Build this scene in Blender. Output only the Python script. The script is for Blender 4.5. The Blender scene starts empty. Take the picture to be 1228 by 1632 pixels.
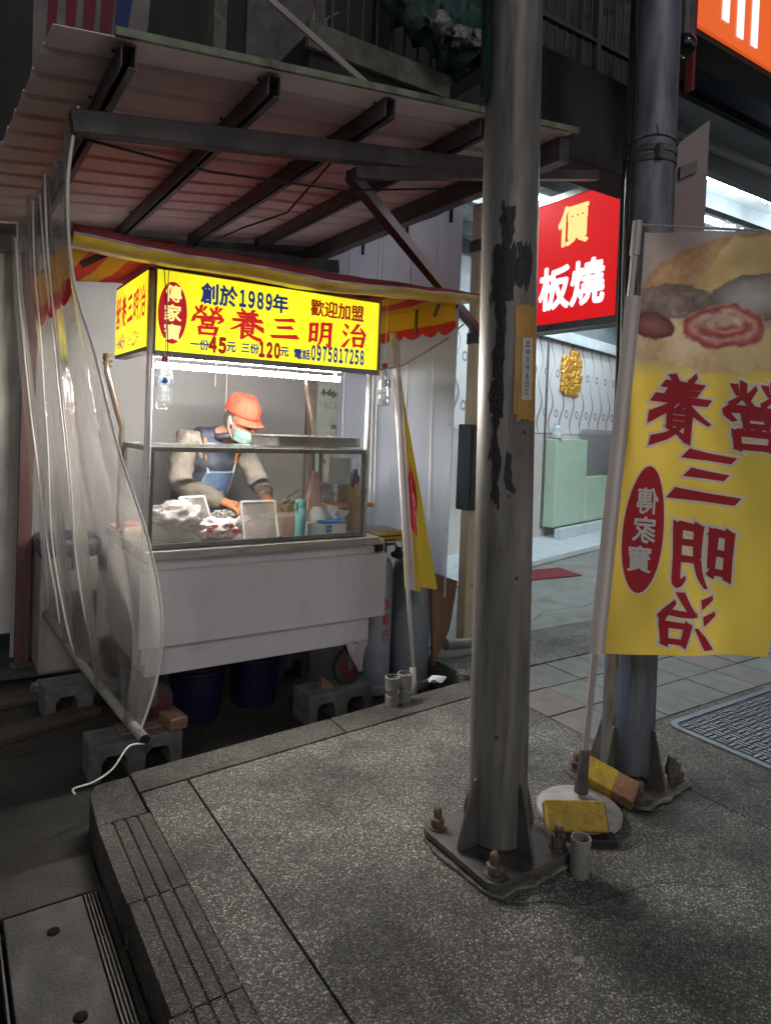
import bpy, bmesh, math, random
from mathutils import Vector, Matrix, noise
random.seed(7)
R = math.radians
S = bpy.context.scene
COL = S.collection

# ------------------------------------------------------------------ camera, world, sun, exposure
H, F, PX, PY = 1.5, 1085.0, 614.0, 703.0          # eye height, focal length and principal point in photo pixels
yaw, pitch, roll = R(33.3), R(-1.2), R(2.2)
fw = Vector((math.sin(yaw)*math.cos(pitch), math.cos(yaw)*math.cos(pitch), math.sin(pitch)))
r0 = Vector((math.cos(yaw), -math.sin(yaw), 0))
u0 = r0.cross(fw)
cr = r0*math.cos(roll) + u0*math.sin(roll)
cu = u0*math.cos(roll) - r0*math.sin(roll)
cd = bpy.data.cameras.new('camera')
cam = bpy.data.objects.new('camera', cd)
COL.objects.link(cam)
M3 = Matrix((cr, cu, -fw)).transposed()
cam.matrix_world = Matrix.Translation((0, 0, H)) @ M3.to_4x4()
cd.sensor_fit = 'VERTICAL'
cd.sensor_height = 36.0
cd.lens = 36.0*F/1632.0
cd.shift_y = -(816.0-PY)/1632.0
cd.clip_start, cd.clip_end = 0.05, 300
S.camera = cam

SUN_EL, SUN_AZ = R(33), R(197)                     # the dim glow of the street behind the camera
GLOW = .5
W = bpy.data.worlds.new('World'); S.world = W; W.use_nodes = True
wn, wl = W.node_tree.nodes, W.node_tree.links
sky = wn.new('ShaderNodeTexSky'); sky.sky_type = 'NISHITA'; sky.sun_disc = False
sky.sun_elevation = SUN_EL; sky.sun_rotation = SUN_AZ
bg = wn['Background']; bg.inputs['Strength'].default_value = 0.027
wl.new(sky.outputs[0], bg.inputs['Color'])
wtc = wn.new('ShaderNodeTexCoord'); wdot = wn.new('ShaderNodeVectorMath'); wdot.operation = 'DOT_PRODUCT'   # pinkish fill added low behind the viewer, lifting roof underside and upright faces
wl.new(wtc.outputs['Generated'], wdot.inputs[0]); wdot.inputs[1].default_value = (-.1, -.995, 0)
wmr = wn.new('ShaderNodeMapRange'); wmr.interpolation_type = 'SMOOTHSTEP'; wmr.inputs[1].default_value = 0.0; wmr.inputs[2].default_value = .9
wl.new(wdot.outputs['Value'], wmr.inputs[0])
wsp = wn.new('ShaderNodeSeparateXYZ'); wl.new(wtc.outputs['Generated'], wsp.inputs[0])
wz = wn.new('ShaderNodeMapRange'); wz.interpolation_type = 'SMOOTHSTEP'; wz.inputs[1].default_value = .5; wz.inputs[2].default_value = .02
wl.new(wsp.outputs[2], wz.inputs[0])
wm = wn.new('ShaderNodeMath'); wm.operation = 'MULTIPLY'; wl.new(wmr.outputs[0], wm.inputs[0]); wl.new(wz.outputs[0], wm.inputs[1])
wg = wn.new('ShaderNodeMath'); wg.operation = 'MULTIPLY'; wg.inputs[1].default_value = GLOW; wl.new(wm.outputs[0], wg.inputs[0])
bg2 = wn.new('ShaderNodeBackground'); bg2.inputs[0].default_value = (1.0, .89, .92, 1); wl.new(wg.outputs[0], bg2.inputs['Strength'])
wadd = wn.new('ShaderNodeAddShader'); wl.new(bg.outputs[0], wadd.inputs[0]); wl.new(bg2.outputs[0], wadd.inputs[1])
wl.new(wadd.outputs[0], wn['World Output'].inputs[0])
sd = bpy.data.lights.new('sun', 'SUN'); sd.energy = .42; sd.angle = R(10); sd.color = (1.0, 0.94, 0.86)
sun = bpy.data.objects.new('sun', sd); COL.objects.link(sun)
sdir = Vector((math.sin(SUN_AZ)*math.cos(SUN_EL), math.cos(SUN_AZ)*math.cos(SUN_EL), math.sin(SUN_EL)))
sun.rotation_euler = sdir.to_track_quat('Z', 'Y').to_euler()
S.view_settings.view_transform = 'Standard'
S.view_settings.look = 'None'
S.view_settings.exposure = 0.0
S.view_settings.gamma = 1.0
S.render.engine = 'CYCLES'
S.cycles.use_denoising = True
S.cycles.max_bounces = 8
S.cycles.transparent_max_bounces = 24
S.cycles.sample_clamp_indirect = 4.0

# ------------------------------------------------------------------ materials
def nodes_of(name):
    m = bpy.data.materials.new(name); m.use_nodes = True
    nt = m.node_tree
    return m, nt.nodes, nt.links, nt.nodes['Principled BSDF']

def pm(name, col, rough=.6, metal=0.0, var=.22, scale=6.0, dirt=None, dirt_amt=.5, dirt_scale=2.5, bump=.15, bscale=60, stretch=(1, 1, 1), spec=.5, **kw):
    """painted / worn surface: base colour broken up by noise, an optional dirt colour in patches, fine bump"""
    m, N, L, b = nodes_of(name)
    tc = N.new('ShaderNodeTexCoord'); mp = N.new('ShaderNodeMapping')
    mp.inputs['Scale'].default_value = stretch
    L.new(tc.outputs['Object'], mp.inputs[0])
    n1 = N.new('ShaderNodeTexNoise'); n1.inputs['Scale'].default_value = scale; n1.inputs['Detail'].default_value = 6
    L.new(mp.outputs[0], n1.inputs['Vector'])
    cr_ = N.new('ShaderNodeValToRGB'); e = cr_.color_ramp.elements
    lo = [max(0, c*(1-var)) for c in col]; hi = [min(1, c*(1+var)) for c in col]
    e[0].position, e[1].position = .3, .7
    e[0].color, e[1].color = (*lo, 1), (*hi, 1)
    L.new(n1.outputs['Fac'], cr_.inputs[0])
    out = cr_.outputs[0]
    if dirt:
        n2 = N.new('ShaderNodeTexNoise'); n2.inputs['Scale'].default_value = dirt_scale; n2.inputs['Detail'].default_value = 9; n2.inputs['Roughness'].default_value = .68
        L.new(mp.outputs[0], n2.inputs['Vector'])
        r2 = N.new('ShaderNodeValToRGB'); r2.color_ramp.elements[0].position = .5; r2.color_ramp.elements[1].position = .68
        r2.color_ramp.elements[1].color = (dirt_amt,)*3 + (1,)
        L.new(n2.outputs['Fac'], r2.inputs[0])
        mx = N.new('ShaderNodeMix'); mx.data_type = 'RGBA'
        L.new(r2.outputs[0], mx.inputs[0]); L.new(out, mx.inputs[6]); mx.inputs[7].default_value = (*dirt, 1)
        out = mx.outputs[2]
    L.new(out, b.inputs['Base Color'])
    b.inputs['Roughness'].default_value = rough; b.inputs['Metallic'].default_value = metal
    b.inputs['Specular IOR Level'].default_value = spec
    rr = N.new('ShaderNodeMapRange'); rr.inputs[3].default_value = max(.03, rough-.12); rr.inputs[4].default_value = min(1, rough+.12)
    L.new(n1.outputs['Fac'], rr.inputs[0]); L.new(rr.outputs[0], b.inputs['Roughness'])
    if bump:
        n3 = N.new('ShaderNodeTexNoise'); n3.inputs['Scale'].default_value = bscale; n3.inputs['Detail'].default_value = 4
        L.new(mp.outputs[0], n3.inputs['Vector'])
        bp = N.new('ShaderNodeBump'); bp.inputs['Strength'].default_value = bump; bp.inputs['Distance'].default_value = .01
        L.new(n3.outputs['Fac'], bp.inputs['Height']); L.new(bp.outputs[0], b.inputs['Normal'])
    for k, v in kw.items(): b.inputs[k].default_value = v
    return m

def em(name, col, strength):
    m, N, L, b = nodes_of(name)
    b.inputs['Base Color'].default_value = (*[min(.6, c) for c in col], 1)
    b.inputs['Emission Color'].default_value = (*col, 1); b.inputs['Emission Strength'].default_value = strength
    b.inputs['Roughness'].default_value = .3
    return m

def sheer(name, col, clear, gloss=.12, rough=.15, noise_amt=.25, scale=5, stretch=(1, 1, .25)):
    """clear or milky plastic: transparent + diffuse/translucent + reflection"""
    m, N, L, b = nodes_of(name); N.remove(b)
    out = N['Material Output']
    tr = N.new('ShaderNodeBsdfTransparent'); tr.inputs[0].default_value = (.96, .96, .95, 1)
    df = N.new('ShaderNodeBsdfDiffuse'); df.inputs[0].default_value = (*col, 1)
    tl = N.new('ShaderNodeBsdfTranslucent'); tl.inputs[0].default_value = (*col, 1)
    a = N.new('ShaderNodeMixShader'); a.inputs[0].default_value = .5
    L.new(df.outputs[0], a.inputs[1]); L.new(tl.outputs[0], a.inputs[2])
    tc = N.new('ShaderNodeTexCoord'); mp = N.new('ShaderNodeMapping'); mp.inputs['Scale'].default_value = stretch
    L.new(tc.outputs['Object'], mp.inputs[0])
    n = N.new('ShaderNodeTexNoise'); n.inputs['Scale'].default_value = scale; n.inputs['Detail'].default_value = 5
    L.new(mp.outputs[0], n.inputs['Vector'])
    mr = N.new('ShaderNodeMapRange'); mr.inputs[1].default_value = .3; mr.inputs[2].default_value = .7
    mr.inputs[3].default_value = max(0, clear-noise_amt); mr.inputs[4].default_value = min(1, clear+noise_amt)
    L.new(n.outputs['Fac'], mr.inputs[0])
    c = N.new('ShaderNodeMixShader'); L.new(mr.outputs[0], c.inputs[0])
    L.new(a.outputs[0], c.inputs[1]); L.new(tr.outputs[0], c.inputs[2])
    g = N.new('ShaderNodeBsdfGlossy'); g.inputs['Roughness'].default_value = rough; g.inputs[0].default_value = (1, 1, 1, 1)
    if 'curtain' in name or 'bag' in name:
        n4 = N.new('ShaderNodeTexNoise'); n4.inputs['Scale'].default_value = scale*2.2; n4.inputs['Detail'].default_value = 5; n4.inputs['Distortion'].default_value = 1.5
        L.new(mp.outputs[0], n4.inputs['Vector'])
        bp = N.new('ShaderNodeBump'); bp.inputs['Strength'].default_value = .7; bp.inputs['Distance'].default_value = .03
        L.new(n4.outputs['Fac'], bp.inputs['Height']); L.new(bp.outputs[0], g.inputs['Normal'])
    lw = N.new('ShaderNodeLayerWeight'); lw.inputs[0].default_value = .25
    mm = N.new('ShaderNodeMath'); mm.operation = 'MULTIPLY_ADD'; mm.inputs[1].default_value = .22 if clear > .9 else .5; mm.inputs[2].default_value = gloss*.4
    L.new(lw.outputs['Fresnel'], mm.inputs[0])
    d = N.new('ShaderNodeMixShader'); L.new(mm.outputs[0], d.inputs[0])
    L.new(c.outputs[0], d.inputs[1]); L.new(g.outputs[0], d.inputs[2])
    L.new(d.outputs[0], out.inputs[0])
    return m

def cloth(name, col, trans=.35, var=.12, scale=3, rough=.8, bump=.2):
    m = pm(name, col, rough=rough, var=var, scale=scale, bump=bump, bscale=25)
    N, L = m.node_tree.nodes, m.node_tree.links
    b = N['Principled BSDF']; out = N['Material Output']
    tl = N.new('ShaderNodeBsdfTranslucent')
    src = b.inputs['Base Color'].links[0].from_socket
    L.new(src, tl.inputs[0])
    mx = N.new('ShaderNodeMixShader'); mx.inputs[0].default_value = trans
    L.new(b.outputs[0], mx.inputs[1]); L.new(tl.outputs[0], mx.inputs[2]); L.new(mx.outputs[0], out.inputs[0])
    return m

def aggregate(name, dark, light, scale=215, tint=1.0):
    """washed-gravel paving: tiny stones of different tones, worn in broad patches"""
    m, N, L, b = nodes_of(name)
    tc = N.new('ShaderNodeTexCoord')
    v = N.new('ShaderNodeTexVoronoi'); v.inputs['Scale'].default_value = scale
    L.new(tc.outputs['Object'], v.inputs['Vector'])
    sp = N.new('ShaderNodeSeparateColor'); L.new(v.outputs['Color'], sp.inputs[0])
    ra = N.new('ShaderNodeValToRGB'); e = ra.color_ramp.elements
    e[0].color = (*dark, 1); e[0].position = 0
    e[1].color = (*light, 1); e[1].position = 1
    x = ra.color_ramp.elements.new(.62); x.color = (*[d*1.6 for d in dark], 1)
    x = ra.color_ramp.elements.new(.9); x.color = (*[(d+l)*.42 for d, l in zip(dark, light)], 1)
    L.new(sp.outputs[0], ra.inputs[0])
    v2 = N.new('ShaderNodeTexVoronoi'); v2.inputs['Scale'].default_value = scale*.45
    L.new(tc.outputs['Object'], v2.inputs['Vector'])
    sp2 = N.new('ShaderNodeSeparateColor'); L.new(v2.outputs['Color'], sp2.inputs[0])
    r3 = N.new('ShaderNodeValToRGB'); r3.color_ramp.elements[0].position = .93; r3.color_ramp.elements[1].position = .97
    L.new(sp2.outputs[0], r3.inputs[0])
    dist = N.new('ShaderNodeMapRange'); dist.inputs[1].default_value = .3; dist.inputs[2].default_value = .22; dist.inputs[3].default_value = 0; dist.inputs[4].default_value = .8
    L.new(v2.outputs['Distance'], dist.inputs[0])
    ml = N.new('ShaderNodeMath'); ml.operation = 'MULTIPLY'; L.new(r3.outputs[0], ml.inputs[0]); L.new(dist.outputs[0], ml.inputs[1])
    ms = N.new('ShaderNodeMix'); ms.data_type = 'RGBA'; L.new(ml.outputs[0], ms.inputs[0]); L.new(ra.outputs[0], ms.inputs[6]); ms.inputs[7].default_value = (*[min(.7, l*1.25) for l in light], 1)
    n = N.new('ShaderNodeTexNoise'); n.inputs['Scale'].default_value = 2.2; n.inputs['Detail'].default_value = 8; n.inputs['Roughness'].default_value = .65
    L.new(tc.outputs['Object'], n.inputs['Vector'])
    mr = N.new('ShaderNodeMapRange'); mr.inputs[1].default_value = .36; mr.inputs[2].default_value = .66; mr.inputs[3].default_value = .32; mr.inputs[4].default_value = 1.3
    L.new(n.outputs['Fac'], mr.inputs[0])
    vm = N.new('ShaderNodeVectorMath'); vm.operation = 'SCALE'
    L.new(ms.outputs[2], vm.inputs[0]); L.new(mr.outputs[0], vm.inputs['Scale'])
    L.new(vm.outputs[0], b.inputs['Base Color'])
    b.inputs['Roughness'].default_value = .62
    mr2 = N.new('ShaderNodeMapRange'); mr2.inputs[3].default_value = .35; mr2.inputs[4].default_value = .8
    L.new(sp.outputs[1], mr2.inputs[0]); L.new(mr2.outputs[0], b.inputs['Roughness'])
    bp = N.new('ShaderNodeBump'); bp.inputs['Strength'].default_value = .8; bp.inputs['Distance'].default_value = .005
    L.new(v.outputs['Distance'], bp.inputs['Height']); bp.invert = True
    L.new(bp.outputs[0], b.inputs['Normal'])
    return m

MT = {}
MT['pave'] = aggregate('washed_gravel', (.05, .05, .043), (.55, .53, .45))
MT['pave2'] = aggregate('washed_gravel_kerb', (.035, .032, .026), (.27, .24, .2), 240)
MT['joint'] = pm('joint_dirt', (.02, .019, .017), .9)
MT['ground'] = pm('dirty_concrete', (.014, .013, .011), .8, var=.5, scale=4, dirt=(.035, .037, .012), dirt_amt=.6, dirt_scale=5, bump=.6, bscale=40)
MT['slab'] = pm('worn_concrete', (.12, .118, .1), .75, var=.35, scale=9, dirt=(.045, .045, .03), dirt_amt=.8, dirt_scale=6, bump=.5, bscale=90)
MT['path'] = pm('dark_side_concrete', (.034, .032, .025), .75, var=.4, scale=9, dirt=(.04, .044, .018), dirt_amt=.8, dirt_scale=5, bump=.6, bscale=80)  # darker copy of the worn concrete
MT['road'] = pm('pale_road_concrete', (.2, .21, .2), .6, var=.25, scale=3, dirt=(.09, .095, .09), dirt_amt=.7, dirt_scale=2, bump=.3, bscale=80)
MT['mortar'] = pm('crumbled_mortar', (.15, .145, .12), .9, var=.5, scale=30, dirt=(.05, .048, .04), dirt_amt=.9, dirt_scale=22, bump=1.0, bscale=120)
MT['block'] = pm('cinder', (.1, .1, .097), .9, var=.35, scale=18, dirt=(.06, .06, .055), dirt_amt=.7, bump=.8, bscale=140)
MT['galv'] = pm('weathered_steel', (.165, .16, .145), .5, metal=.25, var=.5, scale=5, dirt=(.045, .038, .031), dirt_amt=.95, dirt_scale=3.4, bump=.14, bscale=80, stretch=(3, 3, .35))
MT['galv_blue'] = pm('bluish_steel', (.12, .135, .16), .48, metal=.3, var=.5, scale=4, dirt=(.035, .033, .033), dirt_amt=.95, dirt_scale=2.2, bump=.15, bscale=80, stretch=(3, 3, .6))
MT['plate'] = pm('base_plate_steel', (.085, .082, .076), .6, metal=.3, var=.35, scale=12, dirt=(.13, .1, .075), dirt_amt=.6, bump=.3)
MT['bolt'] = pm('rusty_bolt', (.12, .1, .085), .6, metal=.4, var=.4, scale=40, dirt=(.16, .07, .025), dirt_amt=.7, dirt_scale=25)
MT['dark_steel'] = pm('dark_painted_steel', (.085, .078, .08), .5, metal=.2, var=.4, scale=9, dirt=(.11, .085, .075), dirt_amt=.5, dirt_scale=7, bump=.25, bscale=70)
MT['maroon_steel'] = pm('maroon_steel', (.075, .045, .05), .45, metal=.2, var=.3, scale=8, dirt=(.03, .025, .025), dirt_amt=.6)
MT['roof'] = pm('pinkish_roof_sheet', (.82, .68, .68), .5, var=.12, scale=2.5, dirt=(.4, .27, .22), dirt_amt=.5, dirt_scale=1.6, bump=.05)
MT['flash'] = pm('pale_green_trim', (.2, .23, .16), .5, var=.3, scale=10, dirt=(.05, .055, .04), dirt_amt=.9, dirt_scale=6)
MT['black'] = pm('matte_black', (.012, .012, .012), .8)
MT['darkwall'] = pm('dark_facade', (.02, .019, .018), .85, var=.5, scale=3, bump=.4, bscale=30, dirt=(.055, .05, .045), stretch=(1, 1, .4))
MT['cart'] = pm('lilac_white_panel', (.48, .465, .49), .34, var=.08, scale=2, dirt=(.33, .31, .32), dirt_amt=.5, dirt_scale=4, bump=.05, bscale=9, stretch=(1, 1, .45))
MT['inox'] = pm('stainless', (.55, .54, .51), .3, metal=.9, var=.12, scale=4, bump=.06, bscale=40, dirt=(.4, .38, .34), dirt_amt=.4, stretch=(1, 6, 6))
MT['post'] = pm('white_post', (.6, .6, .61), .3, metal=.35, var=.08, bump=0)
MT['copper'] = pm('tarnished_tube', (.4, .33, .27), .25, metal=.9, var=.2, bump=0)
MT['frame'] = pm('case_frame', (.2, .195, .185), .3, metal=.75, var=.2, bump=.05)
MT['glass'] = sheer('thin_glass', (.8, .85, .85), .97, gloss=.12, rough=.03, noise_amt=.02)
MT['tube'] = em('tube_light', (1.0, .94, .88), 560)
MT['tube_shop'] = em('shop_tube_light', (.86, .96, 1.0), 95)
MT['red_em'] = em('red_sign_light', (.9, .008, .012), .75)
MT['white_em'] = em('white_sign_light', (.85, .9, 1.0), 1.25)
MT['cream_em'] = em('cream_sign_light', (1.0, .85, .3), 1.0)
MT['emblem_em'] = em('sign_red', (.55, .006, .02), .55)
MT['stroke_red'] = em('sign_letter_red', (.62, .01, .012), .75)
MT['stroke_blue'] = em('sign_letter_blue', (.012, .05, .3), .5)
MT['stroke_dkred'] = em('sign_letter_dark_red', (.42, .012, .012), .5)
MT['emblem_txt'] = em('sign_letter_pale', (1, .9, .3), 1.0)
MT['aw_red'] = cloth('awning_red', (.55, .03, .03), .4)
MT['aw_mar'] = cloth('awning_maroon', (.2, .025, .035), .1)
MT['aw_yel'] = cloth('awning_yellow', (.72, .4, .03), .45)
MT['aw_pale'] = pm('awning_highlight', (.5, .4, .34), .25, var=.4, scale=9, bump=.2)
MT['tarp'] = cloth('white_tarp', (.52, .58, .68), .45, var=.08, scale=1.5)
MT['tarp_grey'] = cloth('grey_tarp', (.225, .222, .222), .12, var=.1, scale=1.6, rough=.6)
MT['tarp_old'] = cloth('old_plastic', (.55, .52, .47), .45, var=.3, scale=3, rough=.4)
MT['pvc'] = sheer('clear_pvc_curtain', (.62, .59, .55), .72, gloss=.35, rough=.13, noise_amt=.2, scale=9, stretch=(1, 1, .12))
MT['cord'] = pm('white_cord', (.72, .71, .67), .6, var=.15)
MT['tubegrey'] = pm('grey_pvc_pipe', (.2, .195, .175), .5, var=.3, dirt=(.1, .09, .07), dirt_amt=.6)
MT['tan'] = pm('tan_painted_pillar', (.64, .52, .34), .5, var=.12, dirt=(.2, .16, .11), dirt_amt=.5, dirt_scale=3, bump=.08)
MT['box'] = pm('dark_meter_box', (.05, .05, .05), .45, var=.2)
MT['tape'] = pm('brown_tape', (.42, .22, .035), .35, var=.25, scale=8, dirt=(.2, .1, .02), dirt_amt=.6, bump=.3, bscale=30)
MT['paper'] = pm('paper', (.5, .47, .42), .8, var=.1, dirt=(.3, .28, .25), dirt_amt=.6, dirt_scale=14)
MT['ink'] = pm('ink', (.12, .11, .11), .8)
MT['rub'] = pm('black_tar_patch', (.018, .017, .017), .65, bump=.5)
MT['tyre'] = pm('tyre', (.02, .02, .02), .75)
MT['rim_red'] = pm('red_rim', (.07, .008, .01), .5, var=.3)
MT['wood'] = pm('wood_wedge', (.15, .085, .06), .8, var=.5, scale=14, dirt=(.06, .045, .04), dirt_amt=.6, bump=.3, stretch=(1, 1, 6))
MT['ply'] = pm('brown_plywood', (.16, .085, .045), .7, var=.3, scale=4, dirt=(.05, .03, .02), dirt_amt=.6, stretch=(4, 4, .5))
MT['tank'] = pm('gas_bottle_grey', (.16, .19, .215), .45, var=.12, dirt=(.13, .13, .12), dirt_amt=.6, dirt_scale=3, bump=.06)
MT['tank2'] = pm('gas_bottle_pale', (.25, .28, .32), .45, var=.12, dirt=(.2, .2, .2), dirt_amt=.5, bump=.06)
MT['rust'] = pm('rust', (.3, .14, .08), .8, var=.4, scale=12)
MT['redink'] = pm('red_paint', (.45, .04, .06), .6)
MT['blue_tub'] = pm('blue_plastic', (.002, .004, .026), .5, var=.15)
MT['carton'] = pm('yellow_carton', (.6, .42, .07), .7, var=.15, dirt=(.4, .28, .05))
MT['flag_yel'] = None
MT['flag_white'] = cloth('flag_sleeve', (.46, .42, .42), .3, var=.1)
MT['flag_red'] = cloth('flag_print_red', (.5, .03, .045), .3, var=.1)
MT['flag_pale'] = cloth('flag_print_white', (.78, .76, .72), .3, var=.06)
MT['flag_y2'] = cloth('small_flag_yellow', (.66, .5, .06), .4)
MT['flagpole'] = pm('pale_flagpole', (.38, .35, .33), .4, metal=.2, var=.15, dirt=(.22, .2, .18), dirt_amt=.5, stretch=(1, 1, .2))
MT['base_pl'] = pm('grey_plastic_base', (.3, .3, .29), .45, var=.15, dirt=(.15, .145, .13), dirt_amt=.6, dirt_scale=8)
MT['brick_y'] = pm('yellow_painted_brick', (.36, .245, .02), .7, var=.4, scale=14, dirt=(.2, .1, .035), dirt_amt=.9, dirt_scale=11, bump=.5, bscale=80)
MT['brick'] = pm('bare_brick', (.2, .105, .055), .85, var=.3, scale=18, bump=.6, bscale=90)
MT['mh'] = pm('cast_iron_cover', (.13, .145, .165), .42, metal=.5, var=.25, scale=10, bump=.2)
MT['mhd'] = pm('cast_iron_recess', (.03, .034, .04), .6, metal=.3)
MT['tile_r'] = pm('reddish_tile', (.165, .145, .14), .7, var=.2, scale=8, dirt=(.1, .09, .085), dirt_amt=.6, bump=.3, bscale=150)
MT['tile_g'] = pm('greenish_tile', (.155, .17, .155), .7, var=.2, scale=8, dirt=(.09, .1, .09), dirt_amt=.6, bump=.3, bscale=150)
MT['white_pl'] = pm('white_plastic', (.52, .51, .49), .45, var=.06)
MT['clear_pl'] = sheer('clear_plastic_tub', (.62, .61, .59), .74, gloss=.35, rough=.12, noise_amt=.16, scale=18, stretch=(1, 1, 1))
MT['bag'] = sheer('thin_plastic_bag', (.66, .64, .62), .42, gloss=.35, rough=.22, noise_amt=.3, scale=22, stretch=(1, 1, 1))
MT['water'] = sheer('water_bottle', (.4, .43, .45), .8, gloss=.6, rough=.06, noise_amt=.3, scale=30, stretch=(1, 1, .8))
MT['teal'] = pm('teal_thermos', (.12, .33, .33), .35, var=.06, bump=0)
MT['skin'] = pm('skin', (.5, .25, .16), .55, var=.1, scale=14, bump=.05)
MT['hair'] = pm('grey_hair', (.08, .075, .07), .7)
MT['cap'] = pm('coral_cap', (.68, .07, .035), .9, var=.1, scale=14, bump=.25, bscale=60)
MT['mask'] = pm('mint_mask', (.17, .29, .245), .8, var=.1, scale=20, bump=.2)
MT['sweater'] = pm('oat_sweater', (.2, .18, .152), .9, var=.14, scale=18, bump=.6, bscale=45)
MT['vest'] = pm('navy_vest', (.04, .048, .075), .6, var=.25, scale=10, bump=.6, bscale=22)
MT['denim'] = pm('denim_apron', (.085, .14, .25), .8, var=.18, scale=25, bump=.3, bscale=120)
MT['glove'] = pm('orange_glove', (.62, .27, .13), .35, var=.18, scale=25, bump=.4, bscale=60)
MT['lens'] = MT['glass']
MT['conc_wall'] = pm('peeling_wall', (.3, .32, .28), .8, var=.2, scale=5, dirt=(.1, .1, .09), dirt_amt=.9, dirt_scale=5, bump=.4, bscale=40)
MT['green_net'] = pm('green_netting', (.014, .055, .05), .7, var=.6, scale=26, dirt=(.07, .085, .08), dirt_amt=.5, dirt_scale=7, bump=.8, bscale=40)
for _k in ('red_em', 'white_em', 'cream_em'): MT[_k].node_tree.nodes['Principled BSDF'].inputs['Roughness'].default_value = .8; MT[_k].node_tree.nodes['Principled BSDF'].inputs['Base Color'].default_value = (.1, .005, .005, 1)
MT['orange'] = em('orange_sign_light', (.9, .13, .02), .7)
MT['gold'] = pm('gold_ornament', (.62, .34, .06), .35, metal=.55, var=.3, scale=25, bump=.5, bscale=60)
MT['ceil'] = pm('ceiling_panel', (.55, .6, .62), .55, var=.06)
MT['bluegrey'] = pm('bluegrey_beam', (.16, .19, .21), .5, var=.15, dirt=(.08, .09, .1), dirt_amt=.5)
MT['mint'] = pm('pale_green_counter', (.4, .55, .44), .4, var=.05)
MT['sill'] = pm('pale_sill', (.5, .58, .62), .5, var=.1)
MT['brownplate'] = pm('brown_sheet', (.2, .15, .15), .5, var=.2, dirt=(.1, .07, .07))
MT['mat_red'] = pm('red_doormat', (.14, .012, .02), .9, var=.2)
MT['frost'] = sheer('frosted_glass', (.5, .53, .56), .72, gloss=.1, rough=.35, noise_amt=.03)
MT['blue_pr'] = pm('blue_print', (.03, .2, .5), .6)
MT['wine'] = pm('wine_panel', (.13, .02, .035), .6)

def wallpaper():
    m, N, L, b = nodes_of('wavy_wallpaper')
    tc = N.new('ShaderNodeTexCoord'); sp = N.new('ShaderNodeSeparateXYZ'); L.new(tc.outputs['UV'], sp.inputs[0])
    def math_(op, a, bb=None, c=None):
        n = N.new('ShaderNodeMath'); n.operation = op
        for i, v in enumerate((a, bb, c)):
            if v is None: continue
            if isinstance(v, (int, float)): n.inputs[i].default_value = v
            else: L.new(v, n.inputs[i])
        return n.outputs[0]
    x, z = sp.outputs[0], sp.outputs[1]
    w = math_('MULTIPLY', math_('SINE', math_('MULTIPLY', z, 22.0)), .03)
    xx = math_('ADD', x, w)
    f = math_('FRACT', math_('DIVIDE', xx, .17))
    dd = math_('ABSOLUTE', math_('SUBTRACT', f, .5))
    thick = math_('MULTIPLY_ADD', math_('SINE', math_('MULTIPLY', z, 11.0)), .035, .05)
    line = math_('LESS_THAN', dd, thick)
    cx = math_('SUBTRACT', math_('FRACT', math_('DIVIDE', math_('ADD', x, .085), .17)), .5)
    cz = math_('SUBTRACT', math_('FRACT', math_('DIVIDE', z, .285)), .5)
    rr = math_('SQRT', math_('ADD', math_('POWER', math_('MULTIPLY', cx, .17), 2), math_('POWER', math_('MULTIPLY', cz, .285), 2)))
    ring = math_('LESS_THAN', math_('ABSOLUTE', math_('SUBTRACT', rr, .024)), .007)
    fac = math_('MAXIMUM', line, ring)
    mx = N.new('ShaderNodeMix'); mx.data_type = 'RGBA'; L.new(fac, mx.inputs[0])
    mx.inputs[6].default_value = (.6, .62, .64, 1); mx.inputs[7].default_value = (.27, .24, .26, 1)
    L.new(mx.outputs[2], b.inputs['Base Color']); b.inputs['Roughness'].default_value = .6
    return m
MT['wallpaper'] = wallpaper()

def sign_face():
    """backlit yellow acrylic: brighter along the tubes behind it, fine horizontal fluting"""
    m, N, L, b = nodes_of('backlit_yellow')
    tc = N.new('ShaderNodeTexCoord'); sp = N.new('ShaderNodeSeparateXYZ'); L.new(tc.outputs['Object'], sp.inputs[0])
    w = N.new('ShaderNodeMath'); w.operation = 'MULTIPLY'; w.inputs[1].default_value = 2*math.pi/.0125; L.new(sp.outputs[2], w.inputs[0])
    s = N.new('ShaderNodeMath'); s.operation = 'SINE'; L.new(w.outputs[0], s.inputs[0])
    mr = N.new('ShaderNodeMapRange'); mr.inputs[1].default_value = -1; mr.inputs[3].default_value = .8; mr.inputs[4].default_value = 1.12
    L.new(s.outputs[0], mr.inputs[0])
    n = N.new('ShaderNodeTexNoise'); n.inputs['Scale'].default_value = 2.2; L.new(tc.outputs['Object'], n.inputs['Vector'])
    m2 = N.new('ShaderNodeMath'); m2.operation = 'MULTIPLY'; L.new(mr.outputs[0], m2.inputs[0])
    mr2 = N.new('ShaderNodeMapRange'); mr2.inputs[1].default_value = .3; mr2.inputs[2].default_value = .7; mr2.inputs[3].default_value = .75; mr2.inputs[4].default_value = 1.3
    L.new(n.outputs['Fac'], mr2.inputs[0]); L.new(mr2.outputs[0], m2.inputs[1])
    m3 = N.new('ShaderNodeMath'); m3.operation = 'MULTIPLY'; m3.inputs[1].default_value = SIGN_POWER; L.new(m2.outputs[0], m3.inputs[0])
    b.inputs['Base Color'].default_value = (.6, .5, .02, 1)
    b.inputs['Emission Color'].default_value = (1.0, .93, .02, 1)
    L.new(m3.outputs[0], b.inputs['Emission Strength'])
    b.inputs['Roughness'].default_value = .25
    return m
SIGN_POWER = 1.1
MT['sign_face'] = sign_face()

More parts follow.
